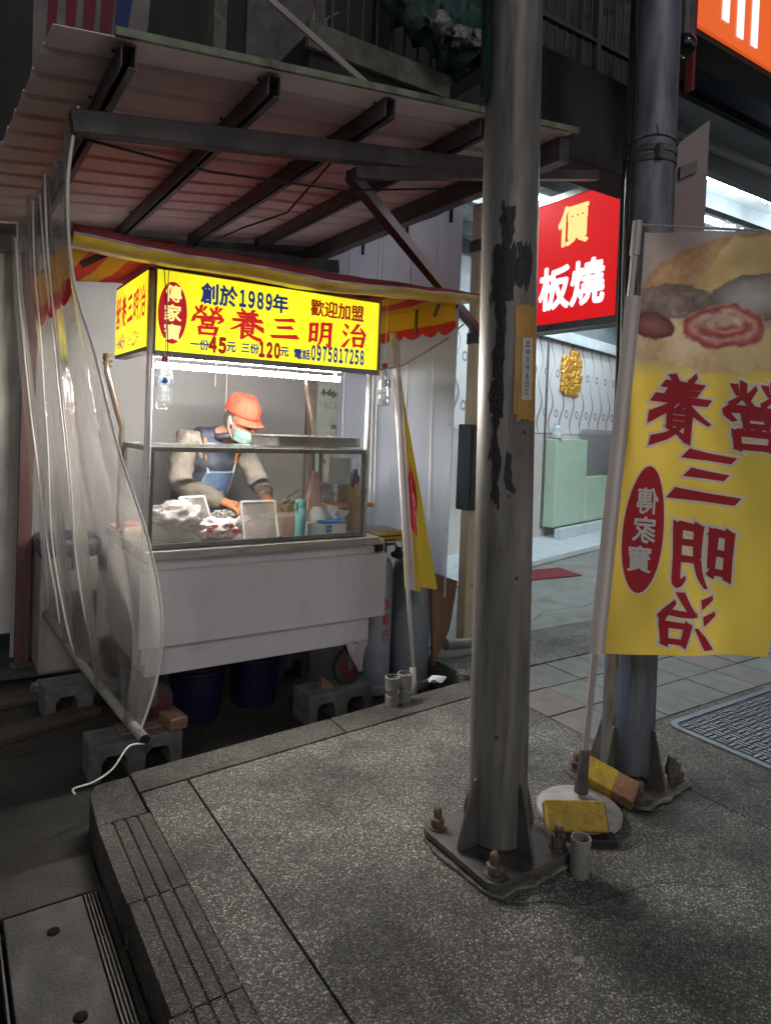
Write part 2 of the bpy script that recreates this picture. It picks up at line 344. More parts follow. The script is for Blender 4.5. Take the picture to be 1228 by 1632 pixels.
def banner_mat():
    """printed cloth: yellow below, a soft printed picture of a filled roll above"""
    m = cloth('flag_banner', (.68, .5, .08), .5, var=.1)
    N, L = m.node_tree.nodes, m.node_tree.links
    b = N['Principled BSDF']
    src = b.inputs['Base Color'].links[0].from_socket
    tc = N.new('ShaderNodeTexCoord'); sp = N.new('ShaderNodeSeparateXYZ'); L.new(tc.outputs['UV'], sp.inputs[0])
    def M(op, *a):
        n = N.new('ShaderNodeMath'); n.operation = op
        for i, v in enumerate(a):
            if isinstance(v, (int, float)): n.inputs[i].default_value = v
            else: L.new(v, n.inputs[i])
        return n.outputs[0]
    def noise_(scale, detail=5, off=0.0):
        mp = N.new('ShaderNodeMapping'); mp.inputs['Location'].default_value = (off, off*1.7, 0); L.new(tc.outputs['UV'], mp.inputs[0])
        n = N.new('ShaderNodeTexNoise'); n.inputs['Scale'].default_value = scale; n.inputs['Detail'].default_value = detail; L.new(mp.outputs[0], n.inputs['Vector'])
        return n.outputs['Fac']
    U, V = sp.outputs[0], sp.outputs[1]
    x = M('ADD', M('MULTIPLY_ADD', V, .104, U), M('MULTIPLY_ADD', noise_(11, 4), .06, -.042))
    y = M('ADD', V, M('MULTIPLY_ADD', noise_(11, 4, 3.3), .06, -.03))
    def step(v, lo, hi):
        r_ = N.new('ShaderNodeMapRange'); r_.interpolation_type = 'SMOOTHSTEP'; r_.inputs[1].default_value = lo; r_.inputs[2].default_value = hi; L.new(v, r_.inputs[0]); return r_.outputs[0]
    def ell(cx, cy, a, bb, rot=0.0):
        c, s_ = math.cos(rot), math.sin(rot)
        dx, dy = M('SUBTRACT', x, cx), M('SUBTRACT', y, cy)
        p = M('DIVIDE', M('MULTIPLY_ADD', dx, c, M('MULTIPLY', dy, s_)), a)
        q = M('DIVIDE', M('MULTIPLY_ADD', dy, c, M('MULTIPLY', dx, -s_)), bb)
        return M('SQRT', M('ADD', M('MULTIPLY', p, p), M('MULTIPLY', q, q)))
    def poly(pts, soft=.008):
        out = None
        for (x0, y0), (x1, y1) in zip(pts, pts[1:]+pts[:1]):
            nx_, ny_ = y0-y1, x1-x0; l_ = math.hypot(nx_, ny_); nx_, ny_ = nx_/l_, ny_/l_
            d = M('MULTIPLY_ADD', M('SUBTRACT', x, x0), nx_, M('MULTIPLY', M('SUBTRACT', y, y0), ny_))
            k = step(d, -soft, soft); out = k if out is None else M('MULTIPLY', out, k)
        return out
    def ramp(f, *cols):
        r_ = N.new('ShaderNodeValToRGB'); e = r_.color_ramp.elements
        e[0].position, e[0].color = cols[0][0], (*cols[0][1], 1); e[1].position, e[1].color = cols[-1][0], (*cols[-1][1], 1)
        for p, c in cols[1:-1]: k = e.new(p); k.color = (*c, 1)
        L.new(f, r_.inputs[0]); return r_.outputs[0]
    def mix(a, bb, f):
        mx = N.new('ShaderNodeMix'); mx.data_type = 'RGBA'; L.new(f, mx.inputs[0])
        L.new(a, mx.inputs[6]); L.new(bb, mx.inputs[7]); return mx.outputs[2]
    nz, nf = noise_(9, 8, 1.1), noise_(34, 6, 2.2)
    nn = M('MULTIPLY_ADD', nf, .45, M('MULTIPLY', nz, .55))
    col = mix(src, ramp(nz, (.3, (.27, .23, .22)), (.7, (.36, .31, .29))), step(M('MULTIPLY_ADD', noise_(4), .12, V), 1.12, 1.27))
    d = ell(.42, 1.50, .30, .12, .32)
    col = mix(col, ramp(M('MULTIPLY_ADD', d, -.3, M('ADD', nn, .18)), (.1, (.16, .075, .035)), (.4, (.34, .19, .1)), (.7, (.5, .34, .2))), step(d, 1.05, .93))
    d = ell(.42, 1.225, .34, .115, -.1)
    col = mix(col, ramp(M('MULTIPLY_ADD', d, -.25, M('ADD', nn, .2)), (.15, (.26, .14, .07)), (.42, (.46, .31, .17)), (.7, (.6, .48, .32))), step(d, 1.06, .93))
    d = ell(.26, 1.385, .17, .072, .05)
    col = mix(col, ramp(M('MULTIPLY_ADD', d, -.2, M('ADD', nn, .05)), (.1, (.06, .045, .04)), (.4, (.17, .125, .11)), (.66, (.33, .28, .25))), step(d, 1.08, .9))
    col = mix(col, ramp(nz, (.3, (.44, .3, .13)), (.7, (.56, .41, .2))), poly([(.35, 1.44), (.47, 1.40), (.80, 1.46), (.80, 1.62), (.50, 1.64)]))
    d = ell(.60, 1.40, .19, .092, .02)
    col = mix(col, ramp(M('MULTIPLY_ADD', d, .6, M('MULTIPLY', nn, .4)), (.2, (.42, .39, .36)), (.55, (.3, .27, .25)), (.85, (.12, .1, .095))), step(d, 1.05, .95))
    col = mix(col, ramp(nz, (.3, (.46, .33, .15)), (.7, (.58, .45, .24))), poly([(.33, 1.25), (.545, 1.09), (.80, 1.25), (.80, 1.3)]))
    d = ell(.185, 1.285, .085, .055, -.2)
    col = mix(col, ramp(M('MULTIPLY_ADD', d, .5, M('MULTIPLY', nn, .5)), (.2, (.3, .13, .11)), (.75, (.09, .035, .03))), step(d, 1.08, .9))
    for cx, cy, a, bb in ((.47, 1.285, .165, .088), (.76, 1.29, .11, .075)):
        d = ell(cx, cy, a, bb, .03)
        rings = M('MULTIPLY_ADD', M('SINE', M('MULTIPLY_ADD', d, 17.0, M('MULTIPLY', nn, 5.0))), .2, M('MULTIPLY_ADD', nf, .5, .2))
        col = mix(col, ramp(rings, (.15, (.24, .05, .05)), (.5, (.4, .15, .13)), (.8, (.56, .34, .27))), step(d, 1.06, .93))
        d2 = ell(cx-.01, cy+.03, a*.6, bb*.42, .1)
        col = mix(col, ramp(nf, (.3, (.38, .24, .18)), (.7, (.6, .5, .42))), M('MULTIPLY', step(d2, 1.15, .6), .8))
    L.new(col, b.inputs['Base Color'])
    for nd in N:
        if nd.type == 'BSDF_TRANSLUCENT': L.new(col, nd.inputs[0])
    return m
MT['flag_yel'] = banner_mat()

# ------------------------------------------------------------------ helpers
def at(x, y, d):                                    # a point d metres ahead, seen at a photo pixel: used to read off real positions
    return Vector((0, 0, H)) + (fw + cr*((x-PX)/F) - cu*((y-PY)/F))*d

class MB:
    def __init__(s): s.bm = bmesh.new()
    def box(s, x0, x1, y0, y1, z0, z1, mtx=None):
        vs = [s.bm.verts.new((x, y, z)) for z in (z0, z1) for y in (y0, y1) for x in (x0, x1)]
        for f in ((0, 2, 3, 1), (4, 5, 7, 6), (0, 1, 5, 4), (2, 6, 7, 3), (0, 4, 6, 2), (1, 3, 7, 5)):
            s.bm.faces.new([vs[i] for i in f])
        if mtx:
            for v in vs: v.co = mtx @ v.co
        return s
    def bar(s, p0, p1, w, h, up=(0, 0, 1)):
        p0, p1 = Vector(p0), Vector(p1); d = (p1-p0); l = d.length; d.normalize()
        up = Vector(up)
        if abs(d.dot(up)) > .99: up = Vector((0, 1, 0))
        sx = d.cross(up).normalized(); uz = sx.cross(d)
        m = Matrix((sx, d, uz)).transposed().to_4x4(); m.translation = p0
        return s.box(-w/2, w/2, 0, l, -h/2, h/2, m)
    def tube(s, pts, r, seg=10, cap=True, rs=None):
        pts = [Vector(p) for p in pts]; rings = []
        n = len(pts); prev = None
        for i, p in enumerate(pts):
            t = (pts[min(i+1, n-1)] - pts[max(i-1, 0)]).normalized()
            if prev is None:
                a = Vector((0, 0, 1)) if abs(t.z) < .9 else Vector((1, 0, 0))
                nx = t.cross(a).normalized()
            else:
                nx = (prev - t*prev.dot(t)).normalized()
            prev = nx; ny = t.cross(nx)
            rr = rs[i] if rs else r
            rings.append([s.bm.verts.new(p + (nx*math.cos(k*2*math.pi/seg) + ny*math.sin(k*2*math.pi/seg))*rr) for k in range(seg)])
        for i in range(n-1):
            for k in range(seg):
                s.bm.faces.new((rings[i][k], rings[i][(k+1) % seg], rings[i+1][(k+1) % seg], rings[i+1][k]))
        if cap:
            s.bm.faces.new(rings[0][::-1]); s.bm.faces.new(rings[-1])
        return s
    def lathe(s, prof, c=(0, 0, 0), seg=24, mtx=None, cap=True):
        c = Vector(c); rings = []
        for r, z in prof:
            rings.append([s.bm.verts.new(c + Vector((r*math.cos(k*2*math.pi/seg), r*math.sin(k*2*math.pi/seg), z))) for k in range(seg)])
        for i in range(len(rings)-1):
            for k in range(seg):
                s.bm.faces.new((rings[i][k], rings[i][(k+1) % seg], rings[i+1][(k+1) % seg], rings[i+1][k]))
        if cap:
            s.bm.faces.new(rings[0][::-1]); s.bm.faces.new(rings[-1])
        if mtx:
            for rg in rings:
                for v in rg: v.co = mtx @ v.co
        return s
    def prism(s, loops, depth, O, Rv, Uv):
        """flat outline (first loop) with holes, extruded backwards from the plane O,R,U by depth"""
        O, Rv, Uv = Vector(O), Vector(Rv).normalized(), Vector(Uv).normalized()
        N = Rv.cross(Uv).normalized()
        b2 = bmesh.new(); edges = []
        for lp in loops:
            vs = [b2.verts.new((p[0], p[1], 0)) for p in lp]
            edges += [b2.edges.new((vs[i], vs[(i+1) % len(vs)])) for i in range(len(vs))]
        bmesh.ops.triangle_fill(b2, use_beauty=True, use_dissolve=False, edges=edges)
        b2.normal_update()
        for f in b2.faces:
            if f.normal.z < 0: f.normal_flip()
        idx = {}
        f_t, f_b = {}, {}
        for v in b2.verts:
            f_t[v] = s.bm.verts.new(O + Rv*v.co.x + Uv*v.co.y)
            f_b[v] = s.bm.verts.new(O + Rv*v.co.x + Uv*v.co.y - N*depth)
        for f in b2.faces:
            s.bm.faces.new([f_t[v] for v in f.verts]); s.bm.faces.new([f_b[v] for v in reversed(f.verts)])
        for e in b2.edges:
            if len(e.link_faces) == 1:
                a, b = e.verts
                s.bm.faces.new((f_t[a], f_t[b], f_b[b], f_b[a]))
        b2.free()
        bmesh.ops.recalc_face_normals(s.bm, faces=s.bm.faces)
        return s
    def grid(s, fn, nu, nv):
        vs = [[s.bm.verts.new(fn(i/nu, j/nv)) for i in range(nu+1)] for j in range(nv+1)]
        for j in range(nv):
            for i in range(nu):
                s.bm.faces.new((vs[j][i], vs[j][i+1], vs[j+1][i+1], vs[j+1][i]))
        return s
    def blob(s, c, r, seed=0, amp=.25, sub=3, freq=1.6, squash=(1, 1, 1)):
        res = bmesh.ops.create_icosphere(s.bm, subdivisions=sub, radius=1)
        for v in res['verts']:
            d = v.co.normalized()
            k = 1 + amp*noise.noise(d*freq + Vector((seed, seed*1.7, 0))) + amp*.5*noise.noise(d*freq*2.7 + Vector((0, seed, 3)))
            v.co = Vector(c) + Vector((d.x*squash[0], d.y*squash[1], d.z*squash[2]))*r*k
        return s

def obj(name, mb, mat, parent=None, smooth=False, bevel=0, solid=0):
    me = bpy.data.meshes.new(name)
    bm = mb.bm if isinstance(mb, MB) else mb
    root = Vector((0, 0, 0))
    p = parent
    while p is not None:
        root += p.location; p = p.parent
    if parent is not None:
        for v in bm.verts: v.co -= root
    bmesh.ops.recalc_face_normals(bm, faces=bm.faces)
    bm.to_mesh(me); bm.free()
    if mat is not None: me.materials.append(mat)
    o = bpy.data.objects.new(name, me); COL.objects.link(o)
    if parent is not None: o.parent = parent
    if smooth:
        me.polygons.foreach_set('use_smooth', [True]*len(me.polygons))
        if smooth == 'auto':
            md = o.modifiers.new('edge', 'EDGE_SPLIT'); md.split_angle = R(40)
    if bevel:
        md = o.modifiers.new('bevel', 'BEVEL'); md.width = bevel; md.segments = 2; md.limit_method = 'ANGLE'; md.angle_limit = R(40)
    if solid:
        md = o.modifiers.new('solid', 'SOLIDIFY'); md.thickness = solid; md.offset = 0
    return o

def tag(o, label, cat, group=None):
    o['label'] = label; o['category'] = cat
    if group: o['group'] = group
    return o
def thing(name, label, cat, loc, group=None):
    o = bpy.data.objects.new(name, None); COL.objects.link(o); o.location = loc; o.empty_display_size = .1
    return tag(o, label, cat, group)
def struct(name, mb, mat, kind='structure', **k):
    o = obj(name, mb, mat, **k); o['kind'] = kind; return o
def dup(root, loc, rotz=0, label=None, scale=None):
    c = root.copy(); COL.objects.link(c); c.location = loc; c.rotation_euler = (0, 0, rotz)
    if label: c['label'] = label
    if scale: c.scale = scale
    for ch in root.children:
        d = ch.copy(); COL.objects.link(d); d.parent = c
        for g in ch.children:
            e = g.copy(); COL.objects.link(e); e.parent = d
    return c

# ---- lettering
def text_verts(body, offset=0.0, spacing=1.0):
    if any(ch.isdigit() for ch in body):
        body = ''.join(chr(ord(ch)+0xFEE0) if '!' <= ch <= '~' else ch for ch in body); spacing = .6
    c = bpy.data.curves.new('lettering', 'FONT'); c.body = body; c.resolution_u = 3; c.space_character = spacing
    o = bpy.data.objects.new('lettering', c); COL.objects.link(o)
    dg = bpy.context.evaluated_depsgraph_get(); dg.update()
    me = bpy.data.meshes.new_from_object(o.evaluated_get(dg))
    V = [v.co.copy() for v in me.vertices]; Fc = [list(p.vertices) for p in me.polygons]
    bpy.data.objects.remove(o); bpy.data.curves.remove(c); bpy.data.meshes.remove(me)
    xs = [v.x for v in V]; ys = [v.y for v in V]
    x0, x1, y0, y1 = min(xs), max(xs), min(ys), max(ys)
    V = [((v.x-x0)/(x1-x0)-.5, (v.y-y0)/(y1-y0)-.5, 0.0) for v in V]
    if offset:                                       # bold: the glyph printed several times, slightly displaced
        V0, F0, V, Fc = V, Fc, [], []
        for k in range(9):
            dx, dy = ((math.cos(k*math.pi/4)*offset/(x1-x0), math.sin(k*math.pi/4)*offset/(y1-y0)) if k else (0, 0))
            b = len(V); V += [(a+dx, c_+dy, k*.00004) for a, c_, _ in V0]; Fc += [[i+b for i in f] for f in F0]
    return V, Fc

GL = {  # brush lettering: each stroke a list of x, y, width in a 100 x 100 square
'三': [[(16, 80, 9), (50, 84, 10), (82, 88, 15)], [(24, 51, 9), (50, 54, 10), (76, 57, 14)], [(4, 13, 11), (50, 17, 12), (97, 21, 17)]],
'明': [[(13, 86, 12), (13, 50, 10), (11, 18, 9)], [(12, 82, 8), (38, 86, 10)], [(36, 86, 12), (35, 52, 10), (34, 22, 8)], [(14, 54, 7), (34, 56, 8)], [(13, 26, 8), (35, 28, 8)],
       [(57, 92, 12), (56, 50, 10), (50, 22, 8), (40, 4, 3)], [(56, 88, 8), (88, 92, 11)], [(88, 92, 14), (87, 50, 11), (86, 8, 11), (74, 14, 3)], [(58, 66, 7), (86, 68, 8)], [(56, 42, 7), (86, 44, 8)]],
'治': [[(12, 92, 5), (24, 82, 13)], [(5, 64, 5), (18, 53, 13)], [(6, 3, 12), (18, 20, 9), (30, 36, 3)], [(64, 98, 12), (52, 78, 9), (38, 60, 7)], [(38, 61, 7), (62, 63, 9), (86, 66, 8)], [(74, 82, 5), (84, 68, 10), (92, 54, 14)],
       [(46, 44, 12), (50, 8, 9)], [(46, 41, 8), (86, 44, 10)], [(86, 44, 13), (80, 8, 9)], [(50, 13, 8), (82, 14, 8)]],
'營': [[(12, 92, 5), (21, 79, 10)], [(42, 96, 9), (36, 84, 3)], [(29, 99, 9), (25, 80, 7), (8, 63, 3)], [(28, 80, 4), (44, 67, 10)],
       [(58, 92, 5), (67, 79, 10)], [(90, 96, 9), (84, 84, 3)], [(77, 99, 9), (73, 80, 7), (56, 63, 3)], [(76, 80, 4), (92, 67, 10)],
       [(8, 62, 6), (5, 46, 11)], [(8, 58, 8), (94, 61, 10), (84, 45, 4)], [(33, 50, 9), (35, 34, 7)], [(32, 49, 7), (68, 51, 8)], [(68, 51, 9), (64, 35, 7)], [(34, 36, 6), (65, 37, 6)], [(50, 35, 7), (43, 26, 4)],
       [(24, 26, 10), (27, 2, 8)], [(24, 24, 7), (78, 27, 9)], [(78, 27, 11), (73, 3, 8)], [(26, 5, 7), (75, 6, 7)]],
'養': [[(32, 99, 5), (40, 89, 10)], [(68, 99, 10), (59, 88, 4)], [(20, 84, 7), (80, 87, 9)], [(26, 74, 7), (74, 76, 8)], [(7, 62, 8), (94, 66, 11)], [(50, 86, 9), (50, 63, 7)], [(46, 63, 9), (30, 47, 8), (3, 31, 3)], [(56, 63, 5), (74, 50, 10), (99, 37, 15)],
       [(47, 57, 5), (54, 50, 9)], [(34, 46, 6), (68, 48, 7)], [(67, 48, 8), (66, 28, 7)], [(36, 37, 5), (66, 38, 5)], [(36, 28, 6), (66, 29, 6)], [(35, 46, 9), (35, 4, 10)], [(35, 5, 8), (50, 15, 3)], [(66, 24, 6), (56, 17, 3)], [(46, 25, 4), (66, 11, 9), (93, 2, 12)]],
}
def brush_verts(ch, extra=0.0):
    V, Fc = [], []
    for si, st in enumerate(GL[ch]):
        P = [Vector((a, b)) for a, b, _ in st]; Wd = [w+extra for _, _, w in st]
        pts, ws = [], []
        n = len(P)
        for i in range(n-1):                       # Catmull-Rom through the stroke
            p0, p1, p2, p3 = P[max(i-1, 0)], P[i], P[i+1], P[min(i+2, n-1)]
            for k in range(5):
                t = k/5
                pts.append(.5*((2*p1) + (p2-p0)*t + (2*p0-5*p1+4*p2-p3)*t*t + (3*p1-p0-3*p2+p3)*t**3)); ws.append(Wd[i]*(1-t)+Wd[i+1]*t)
        pts.append(P[-1]); ws.append(Wd[-1])
        d0 = (pts[1]-pts[0]).normalized(); d1 = (pts[-1]-pts[-2]).normalized()
        ext = 2.0 + extra*.5
        pts[0] = pts[0]-d0*ext; pts[-1] = pts[-1]+d1*ext
        base = len(V)
        for i, p in enumerate(pts):
            t = (pts[min(i+1, len(pts)-1)]-pts[max(i-1, 0)]).normalized()
            nn = Vector((-t.y, t.x))
            sl = t*ws[i]*.28 if i in (0, len(pts)-1) else Vector((0, 0))     # slanted brush ends
            for sg in (1, -1):
                q = p + nn*ws[i]*.5*sg + sl*(-sg)
                V.append((q.x/100-.5, q.y/100-.5, si*.00012))
        for i in range(len(pts)-1):
            a = base+2*i
            Fc.append([a, a+1, a+3, a+2])
    return V, Fc

def place_glyph(vf, c, w, h, fn):
    """fn(x, y, lift) maps plane coordinates to a 3-D point; returns an MB"""
    V, Fc = vf
    mb = MB()
    vs = [mb.bm.verts.new(fn(c[0]+v[0]*w, c[1]+v[1]*h, v[2])) for v in V]
    for f in Fc:
        try: mb.bm.faces.new([vs[i] for i in f])
        except ValueError: pass
    return mb
def add_glyph(mb, vf, c, w, h, fn):
    V, Fc = vf
    vs = [mb.bm.verts.new(fn(c[0]+v[0]*w, c[1]+v[1]*h, v[2])) for v in V]
    for f in Fc:
        try: mb.bm.faces.new([vs[i] for i in f])
        except ValueError: pass
def ellipse(cx, cy, a, b, n=40): return [(cx+a*math.cos(i*2*math.pi/n), cy+b*math.sin(i*2*math.pi/n)) for i in range(n)]
def rrect(x0, y0, x1, y1, r, n=5):
    out = []
    for cx, cy, a0 in ((x1-r, y1-r, 0), (x0+r, y1-r, 90), (x0+r, y0+r, 180), (x1-r, y0+r, 270)):
        for k in range(n+1):
            a = R(a0+90*k/n); out.append((cx+r*math.cos(a), cy+r*math.sin(a)))
    return out

G = -.17            # level of the gutter and the yard behind the pavement
EX, EY, EZ = Vector((1, 0, 0)), Vector((0, 1, 0)), Vector((0, 0, 1))

# ------------------------------------------------------------------ ground, pavement, road
def atY(x, y, Y0):
    d = fw + cr*((x-PX)/F) - cu*((y-PY)/F); t = Y0/d.y
    return Vector((0, 0, H)) + d*t
def flat(mb, pts, z0, z1):
    return mb.prism([pts], z1-z0, (0, 0, z1), EX, EY)

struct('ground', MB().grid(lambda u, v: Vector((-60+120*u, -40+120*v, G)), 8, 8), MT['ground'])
g = .007
def kin(x): return 2.775+.068*(x-.9)               # inner joint of the kerb
def kout(x): return 2.93+.078*(x-.69)              # outer edge of the kerb
mb = MB()
ys = [-3+.9*i for i in range(0)]
flat(mb, [(.7065, -3), (.9-g/2, -3), (.9-g/2, kin(.9)-g), (.7065, kin(.705)-g)], G, 0)
flat(mb, [(.9+g/2, -3), (2.72-g/2, -3), (2.72-g/2, kin(2.72)-g), (.9+g/2, kin(.9)-g)], G, 0)
flat(mb, [(2.72+g/2, -3), (14, -3), (14, 2.18-g), (2.72+g/2, 2.18-g)], G, 0)
flat(mb, [(2.72+g/2, 3.1), (14, 3.1), (14, 3.45), (3.9, 3.66), (2.72+g/2, 3.66)], G, 0)
struct('pavement', mb, MT['pave'], bevel=.004)
mb = MB()
xs = [.7, 1.63, 2.72]
for a, b in ((.7, 1.7), (1.7, 2.72)):
    flat(mb, [(a+g/2, kin(a)+.002), (b-g/2, kin(b)+.002), (b-g/2, kout(b)), (a+g/2, kout(a))], G, .001)
flat(mb, [(.515, 2.6+g), (.7-g/2, 2.6+g), (.7-g/2, kout(.69)-.02), (.56, kout(.6)-.02), (.53, 2.83)], G, 0)
struct('kerb', mb, MT['pave2'], bevel=.006)
mb = MB()
y = 2.6
for i in range(8):
    a = .515+.006*math.sin(i*2.1)
    w, dp = .0045, .007
    pr = [(a, G), (.705, G), (.705, 0)]
    for gx in (.655, .612, .568): pr += [(gx+w, 0), (gx+w, -dp), (gx-w, -dp), (gx-w, 0)]
    pr += [(a, 0)]
    mb.prism([pr], .464, (0, y-.464, 0), EX, EZ)
    y -= .47
struct('kerb_grooved', mb, MT['pave2'], bevel=.003)
mr_, mg = MB(), MB()
for j in range(3):
    for i in range(30):
        x0, y0 = 2.73+i*.302, 2.18+j*.302
        m_ = mr_ if (i*7+j*5+(i//3)) % 5 < 2 else mg
        dz = random.uniform(-.004, .002)
        m_.box(x0+.004, x0+.298, y0+.004, y0+.298, G, dz)
struct('paving_tiles_red', mr_, MT['tile_r'], bevel=.004)
struct('paving_tiles_green', mg, MT['tile_g'], bevel=.004)
mb = MB()
flat(mb, [(2.9, 3.67), (3.9, 3.67), (14, 3.46), (40, 3.4), (40, 20), (2.9, 20)], G+.004, -.025)
struct('road', mb, MT['road'])
# raised shop platform, set at an angle to the pavement
wd = Vector((.958, .285, 0)).normalized(); wn_ = Vector((-wd.y, wd.x, 0)); W0 = Vector((6.99, 6.68, 0))
def wall_pt(a, n, z): return W0 + wd*a + wn_*n + Vector((0, 0, z))
mb = MB()
flat(mb, [tuple(wall_pt(a, n, 0)[:2]) for a, n in ((-3.5, -.75), (9, -.95), (9, .3), (-3.5, .3))], -.02, .05)
struct('shop_step', mb, MT['sill'], bevel=.01)
mb = MB(); flat(mb, [tuple(wall_pt(a, n, 0)[:2]) for a, n in ((-3.5, .3), (9, .3), (9, 6), (-3.5, 6))], -.02, .055)
struct('shop_floor', mb, MT['sill'])

def crack(name, pts, w, seed):
    mb = MB(); P_ = []
    for (x0, y0), (x1, y1) in zip(pts, pts[1:]):
        for k in range(12):
            t_ = k/12; q = Vector((x0+(x1-x0)*t_, y0+(y1-y0)*t_, .0025)); P_.append(q + Vector((noise.noise(q*9+Vector((seed, 0, 0))), noise.noise(q*9+Vector((0, seed, 5))), 0))*.022)
    prev = None
    for i, q in enumerate(P_[:-1]):
        d_ = (P_[i+1]-q).normalized(); n_ = Vector((-d_.y, d_.x, 0))*w*(.35+.9*abs(noise.noise(Vector((i*.7, seed, 0)))))
        cur_ = (mb.bm.verts.new(q+n_), mb.bm.verts.new(q-n_))
        if prev: mb.bm.faces.new((prev[0], prev[1], cur_[1], cur_[0]))
        prev = cur_
    struct(name, mb, MT['joint'])
crack('pavement_crack', [(1.56, 1.54), (1.75, 1.42), (2.05, 1.36), (2.3, 1.2)], .0035, 3)
crack('pavement_crack', [(1.86, 1.98), (2.0, 2.2), (2.3, 2.33), (2.7, 2.5)], .003, 8)
crack('pavement_crack', [(2.75, 1.74), (2.95, 1.62), (3.1, 1.5)], .004, 12)
crack('pavement_crack', [(1.15, 2.62), (1.3, 2.3), (1.28, 2.0)], .0016, 15)
crack('road_crack', [(3.9, 3.8), (4.3, 4.0), (4.7, 3.95), (5.4, 4.15)], .006, 4)
crack('road_crack', [(4.3, 4.0), (4.35, 4.3), (4.6, 4.5)], .005, 6)
def stain(name, c, r_, seed, mat, sq=1.0, h=.0012):
    pts = [(c[0]+r_*(1+.4*noise.noise(Vector((math.cos(a)*1.6, math.sin(a)*1.6, seed))))*math.cos(a), c[1]+sq*r_*(1+.4*noise.noise(Vector((math.cos(a)*1.6, math.sin(a)*1.6, seed))))*math.sin(a)) for a in [k*math.pi/18 for k in range(36)]]
    struct(name, MB().prism([pts], .001, (0, 0, h), EX, EY), mat)
dark_agg = aggregate('dark_patch', (.03, .028, .023), (.27, .25, .21))  # the same gravel in a darker tone, for flat patches
pale = pm('old_gum', (.2, .195, .18), .8, var=.2)
stain('dark_patch', (1.87, 1.37), .085, 2, dark_agg)
stain('dark_patch', (2.42, 1.62), .12, 5, dark_agg, .6)
stain('dark_patch', (1.05, 2.86), .1, 9, dark_agg, .5, .0022)
random.seed(21)
for k in range(16):
    x_, y_ = random.uniform(.95, 2.6), random.uniform(1.0, 2.7)
    if abs(x_-1.7) < .26 and abs(y_-1.77) < .26: continue
    stain('gum_spot', (x_, y_), random.uniform(.006, .016), k, pale if k % 3 == 0 else dark_agg)
random.seed(7)

# side path with drain covers, lower than the pavement
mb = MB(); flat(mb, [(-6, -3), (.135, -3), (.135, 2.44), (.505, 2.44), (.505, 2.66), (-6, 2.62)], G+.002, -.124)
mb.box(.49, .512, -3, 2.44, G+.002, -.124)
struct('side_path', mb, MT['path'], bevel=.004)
def drain(name, label, y1, y0):
    t = thing(name, label, 'drain cover', (.33, (y0+y1)/2, -.16))
    out = [(.205, y0), (.438, y0), (.438, y1), (.205, y1)]
    holes = [ellipse(.333, y1-.13, .019, .021, 16), ellipse(.352, y1-.50, .019, .021, 16)]
    obj('slab', MB().prism([out]+holes, .04, (0, 0, -.117), EX, EY), pm('drain_slab', (.055, .054, .048), .75, var=.45, scale=9, dirt=(.14, .14, .125), dirt_amt=.6, dirt_scale=4, bump=.5, bscale=90), t, bevel=.003)
    obj('black_bottom', MB().box(.21, .43, y0+.01, y1-.01, -.168, -.1575), MT['black'], t)  # black plate paints the shade inside the drain holes
    mb = MB()
    for x in (.4465, .4575, .468, .479): mb.box(x-.0024, x+.0024, y0, y1, -.16, -.119)
    for k in range(14): mb.box(.4475, .478, y0+.05+k*(y1-y0)/14, y0+.058+k*(y1-y0)/14, -.15, -.128)
    obj('slot_grate', mb, MT['dark_steel'], t)
    mb = MB()
    for x in (.145, .165, .19): mb.box(x-.003, x+.003, y0, y1, -.16, -.119)
    obj('slot_rail', mb, MT['dark_steel'], t)
drain('drain_cover', 'worn concrete drain cover with two round holes below the grooved kerb', 2.42, 1.16)

# cast-iron manhole cover
t = thing('manhole_cover', 'square cast iron manhole cover with basket weave pattern set in gravel paving', 'manhole cover', (3.8, 1.5, 0))
mx0, mx1, my0, my1 = 3.2, 4.42, .9, 2.12
obj('cover', MB().prism([rrect(mx0+.03, my0+.03, mx1-.03, my1-.03, .05)], .01, (0, 0, .0045), EX, EY), MT['mhd'], t)
obj('frame', MB().prism([rrect(mx0, my0, mx1, my1, .07), rrect(mx0+.035, my0+.035, mx1-.035, my1-.035, .045)], .02, (0, 0, .011), EX, EY), MT['mh'], t, bevel=.002)
mb = MB(); c = .062
nx, ny = int((mx1-mx0-.1)/c), int((my1-my0-.1)/c)
for i in range(nx):
    for j in range(ny):
        cx, cy = mx0+.05+(i+.5)*c, my0+.05+(j+.5)*c
        for k in (-1, 1):
            if (i+j) % 2: mb.box(cx-.029, cx+.029, cy+k*.0145-.008, cy+k*.0145+.008, .004, .0095)
            else: mb.box(cx+k*.0145-.008, cx+k*.0145+.008, cy-.029, cy+.029, .004, .0095)
obj('weave_pattern', mb, MT['mh'], t)

